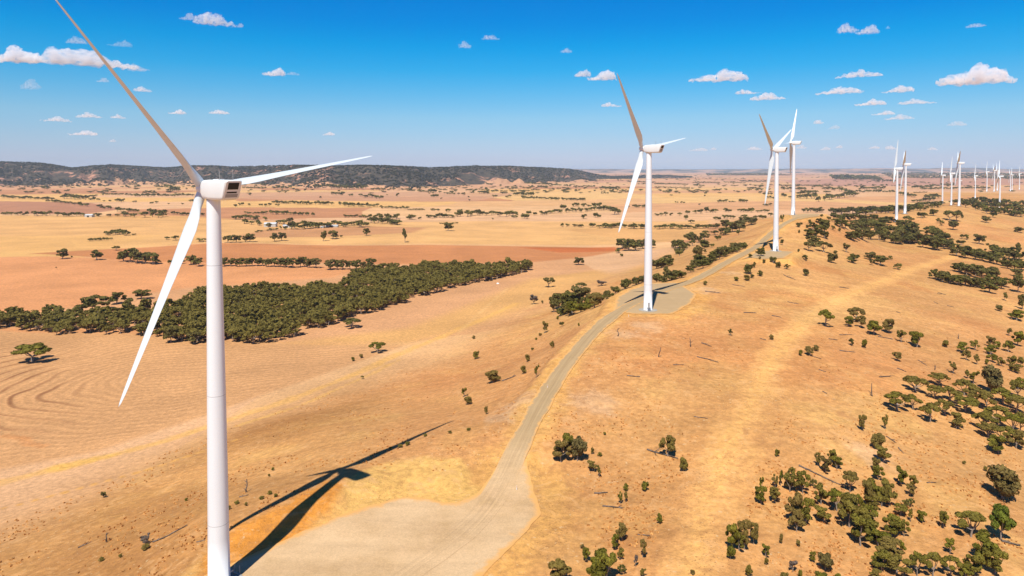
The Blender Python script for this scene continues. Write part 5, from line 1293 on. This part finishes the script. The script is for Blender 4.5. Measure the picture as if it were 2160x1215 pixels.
# dry tussocks on the near slopes
def tussocks(n):
    px = RNG.uniform(-60, 2200, n); py = 560 + 700 * RNG.uniform(0, 1, n) ** .8
    p = hit(px, py); x, y, z = p.T
    h = -z; d, _ = road_near(x, y); P2 = np.stack([x, y], 1)
    ok = (h < 106) & (y < 620) & (d > 6)
    for hp, poly in PADS: ok &= sdist(P2, poly) > 12
    tl = resample(hit(*zip(*[(1455, 1215), (1500, 1030), (1570, 880), (1632, 755), (1705, 670), (1830, 606), (2010, 540)]))[:, :2], 6)
    ok &= np.sqrt(((P2[:, None] - tl[None]) ** 2).sum(2).min(1)) > 9
    ok &= (fbm(x / 14, y / 14, 401, 3) + .05 * RNG.normal(size=n)) > .56
    x, y, z = x[ok], y[ok], z[ok]; k = len(x)
    V = []; T = []
    for b in range(3):
        a = RNG.uniform(0, 6.28, k); s = RNG.uniform(.16, .42, k); hh = RNG.uniform(.15, .45, k)
        c, sn = np.cos(a) * s, np.sin(a) * s; lx = RNG.normal(size=k) * .12; ly = RNG.normal(size=k) * .12
        q = np.stack([np.stack([x - c, y - sn, z - .05], 1), np.stack([x + c, y + sn, z - .05], 1), np.stack([x + c * .6 + lx, y + sn * .6 + ly, z + hh], 1), np.stack([x - c * .7 + lx, y - sn * .7 + ly, z + hh * .8], 1)], 1)
        V.append(q.reshape(-1, 3)); T.append(np.repeat(RNG.uniform(0, 1, k), 4))
    V = np.concatenate(V); V[:, 2] += EYE
    m = NT('dry_tussock', .9, .1); m.color(m.mix(m.attr('tone').outputs['Fac'], alb(196, 140, 82), alb(236, 178, 108)))
    o = mesh_np('dry_grass', V, np.arange(len(V)).reshape(-1, 4), m.m); attr(o, 'tone', 'FLOAT', np.concatenate(T))
    tag(o, kind='stuff')
tussocks(16000)

# ------------------------------------------------------------------ clouds
cm = bpy.data.materials.new('cloud'); cm.use_nodes = True
t = cm.node_tree; t.nodes.remove(t.nodes['Principled BSDF'])
pv = t.nodes.new('ShaderNodeVolumePrincipled'); pv.inputs['Color'].default_value = (.955, .968, 1, 1); pv.inputs['Anisotropy'].default_value = .0
at = t.nodes.new('ShaderNodeAttribute'); at.attribute_type = 'OBJECT'; at.attribute_name = 'thickness'
nz = t.nodes.new('ShaderNodeTexNoise'); nz.inputs['Scale'].default_value = 12.0; nz.inputs['Detail'].default_value = 4; nz.inputs['Roughness'].default_value = .6
tcx = t.nodes.new('ShaderNodeTexCoord'); mpx = t.nodes.new('ShaderNodeMapping'); mpx.inputs['Scale'].default_value = (1, .5, .45)
t.links.new(tcx.outputs['Generated'], mpx.inputs[0]); t.links.new(mpx.outputs[0], nz.inputs['Vector'])
mrx = t.nodes.new('ShaderNodeMapRange'); t.links.new(nz.outputs['Fac'], mrx.inputs[0]); mrx.inputs[1].default_value = .40; mrx.inputs[2].default_value = .64; mrx.inputs[3].default_value = .03; mrx.inputs[4].default_value = 1.6
mmx = t.nodes.new('ShaderNodeMath'); mmx.operation = 'MULTIPLY'; t.links.new(at.outputs['Fac'], mmx.inputs[0]); t.links.new(mrx.outputs[0], mmx.inputs[1])
t.links.new(mmx.outputs[0], pv.inputs['Density']); t.links.new(pv.outputs[0], t.nodes['Material Output'].inputs['Volume'])
DG = None
def cloud(x0, x1, y0, y1, dens, seed, label):
    rng = np.random.default_rng(seed)
    mx, mb = (x0 + x1) / 2, y1
    ang = max((358 - y1) / FPX, .02)
    D = min(1250 / ang, 52000); D = max(D, 7000)
    w = (x1 - x0) / FPX * D; h = (y1 - y0) / FPX * D
    V = []; F = []; nb = 0
    ico = bpy.data.meshes.new('tmp')
    import bmesh
    bm = bmesh.new(); bmesh.ops.create_icosphere(bm, subdivisions=2, radius=1); bm.verts.ensure_lookup_table()
    iv = np.array([v.co[:] for v in bm.verts]); fi = np.array([[v.index for v in f.verts] for f in bm.faces]); bm.free()
    n = int(np.clip(w / h * 4.2, 6, 22)); pk = rng.uniform(.35, .7)
    for i in range(n):
        u = (i + .5) / n + rng.uniform(-.05, .05)
        env = max(.28, 1 - abs(u - pk) * 1.7) * rng.uniform(.75, 1.0)
        rz = h * env * .52; rx = max(w / n * 1.5, rz * .8)
        rx = min(rx, max(w * .02, u * w, 0), max(w * .02, (1 - u) * w)) if n > 5 else rx * .9
        v = iv * np.array([rx, max(rx, rz) * 1.1, rz]) + np.array([(u - .5) * w, rng.uniform(-.2, .2) * h, rz * .92])
        v = v + (iv * (rng.normal(size=(len(iv), 1)) * .08 * rz))
        v[:, 2] = np.where(v[:, 2] < h * .12, h * .12 - (h * .12 - v[:, 2]) * .35, v[:, 2])
        V.append(v); F.append(fi + nb); nb += len(v)
    me_o = mesh_np('cloud', np.concatenate(V), np.concatenate(F))
    md = me_o.modifiers.new('r', 'REMESH'); md.mode = 'VOXEL'; md.voxel_size = max(w / 70, h / 22)
    sm = me_o.modifiers.new('s', 'SMOOTH'); sm.iterations = 2; sm.factor = .5
    dg = bpy.context.evaluated_depsgraph_get()
    nm = bpy.data.meshes.new_from_object(me_o.evaluated_get(dg))
    me_o.modifiers.clear(); old = me_o.data; me_o.data = nm; bpy.data.meshes.remove(old)
    co = np.empty(len(nm.vertices) * 3, np.float32); nm.vertices.foreach_get('co', co); co = co.reshape(-1, 3)
    f = h * .22
    co[:, 0] += (fbm(co[:, 0] / f + seed, co[:, 2] / f, 3, 3) - .5) * h * .42
    co[:, 2] += (fbm(co[:, 0] / f, co[:, 1] / f + seed, 5, 3) - .5) * h * .34
    nm.vertices.foreach_set('co', co.ravel()); nm.update()
    nm.materials.clear(); nm.materials.append(cm)
    p = at_y(mx, mb, D)
    me_o.location = (p[0], p[1], p[2] + EYE)
    me_o.rotation_euler = (0, 0, -math.atan2(p[0], p[1]))
    me_o['thickness'] = float(dens / h) * .55
    tag(me_o, label, 'cloud', 'fair weather clouds')
CL = [
 ('', [(1988, 2132, 128, 180, 9, 'large bright white cumulus cloud high at the right'), (1452, 1578, 140, 174, 6, 'long white cloud between the second and third turbines'), (412, 498, 20, 55, 4.5, 'puffy cloud near the top, right of the long grey blade'),
       (-8, 84, 90, 134, 9, 'bright white cloud cut by the left edge'), (62, 280, 92, 142, 8, 'longest cloud, crossing behind the grey blade'), (555, 602, 136, 161, 5, 'small domed cloud alone right of the grey blade')]),
 ('of the thin wisps at the upper left', [(378, 414, 25, 43, 1.6), (499, 513, 46, 59, 1.4), (268, 313, 131, 151, 1.6), (140, 184, 73, 93, 1.6), (228, 276, 82, 99, .9), (45, 82, 160, 190, .8), (204, 229, 162, 174, 1.2), (282, 319, 179, 194, 3), (598, 632, 149, 159, .9)]),
 ('of the small clouds above the wooded hills', [(356, 391, 229, 241, 4), (442, 484, 228, 241, 4), (89, 146, 244, 257, 3), (162, 211, 235, 249, 3), (234, 263, 239, 250, 3), (148, 201, 272, 286, 4), (231, 245, 292, 300, 2), (680, 707, 276, 286, 3)]),
 ('of the clouds left of the second turbine', [(967, 996, 83, 103, 1.8), (1017, 1055, 69, 84, 1.8), (1182, 1207, 99, 112, 1.6), (1211, 1247, 142, 163, 5), (1238, 1302, 142, 171, 6.5), (1268, 1312, 214, 226, 3)]),
 ('of the clouds high at upper right', [(1764, 1812, 46, 70, 2.4), (1805, 1852, 50, 73, 2.6), (1869, 1878, 54, 61, 1), (2038, 2077, 46, 58, 1.5)]),
 ('of the clouds above the distant turbines', [(1765, 1858, 144, 164, 4), (1722, 1816, 179, 199, 5), (1864, 1926, 176, 196, 4), (1804, 1868, 207, 223, 4.5), (1899, 1972, 207, 220, 3.5), (1841, 1886, 231, 243, 3.5), (1868, 1926, 238, 253, 2.5), (1551, 1602, 186, 199, 3.5), (1583, 1658, 192, 212, 4.5), (1717, 1737, 250, 262, 3.5), (1749, 1773, 261, 273, 1.5), (1998, 2038, 252, 266, 1.8)]),
 ('of the tiny clouds just over the horizon', [(1452, 1492, 309, 319, 2), (1496, 1512, 309, 317, 2), (1574, 1608, 307, 317, 2.5), (1729, 1751, 308, 317, 2), (1761, 1776, 305, 313, 2), (1833, 1856, 305, 314, 2.5), (1869, 1893, 304, 316, 2.5), (1958, 1979, 308, 317, 2), (1679, 1702, 304, 314, 2)]),
]
sd = 0
for text, cs in CL:
    for n, c in enumerate(sorted(cs)):
        sd += 1
        lab = c[5] if len(c) > 5 else ('thin faint cloud, ' if c[4] < 2 else 'small flat-bottomed cloud, ') + ORD[n] + ' ' + text
        cloud(*c[:5], sd, lab)

# ------------------------------------------------------------------ air
hz = bpy.data.materials.new('haze'); hz.use_nodes = True
t = hz.node_tree; t.nodes.remove(t.nodes['Principled BSDF'])
pv = t.nodes.new('ShaderNodeVolumePrincipled'); pv.inputs['Color'].default_value = (.55, .76, 1.0, 1); pv.inputs['Density'].default_value = 3.0e-5
t.links.new(pv.outputs[0], t.nodes['Material Output'].inputs['Volume'])
zt = EYE + 112
o = mesh_py('haze', *boxvf(-61000, 61000, -61000, 61000, float(GV[:, 2].min()) - 1, zt), hz)
tag(o, kind='stuff')
#@@END
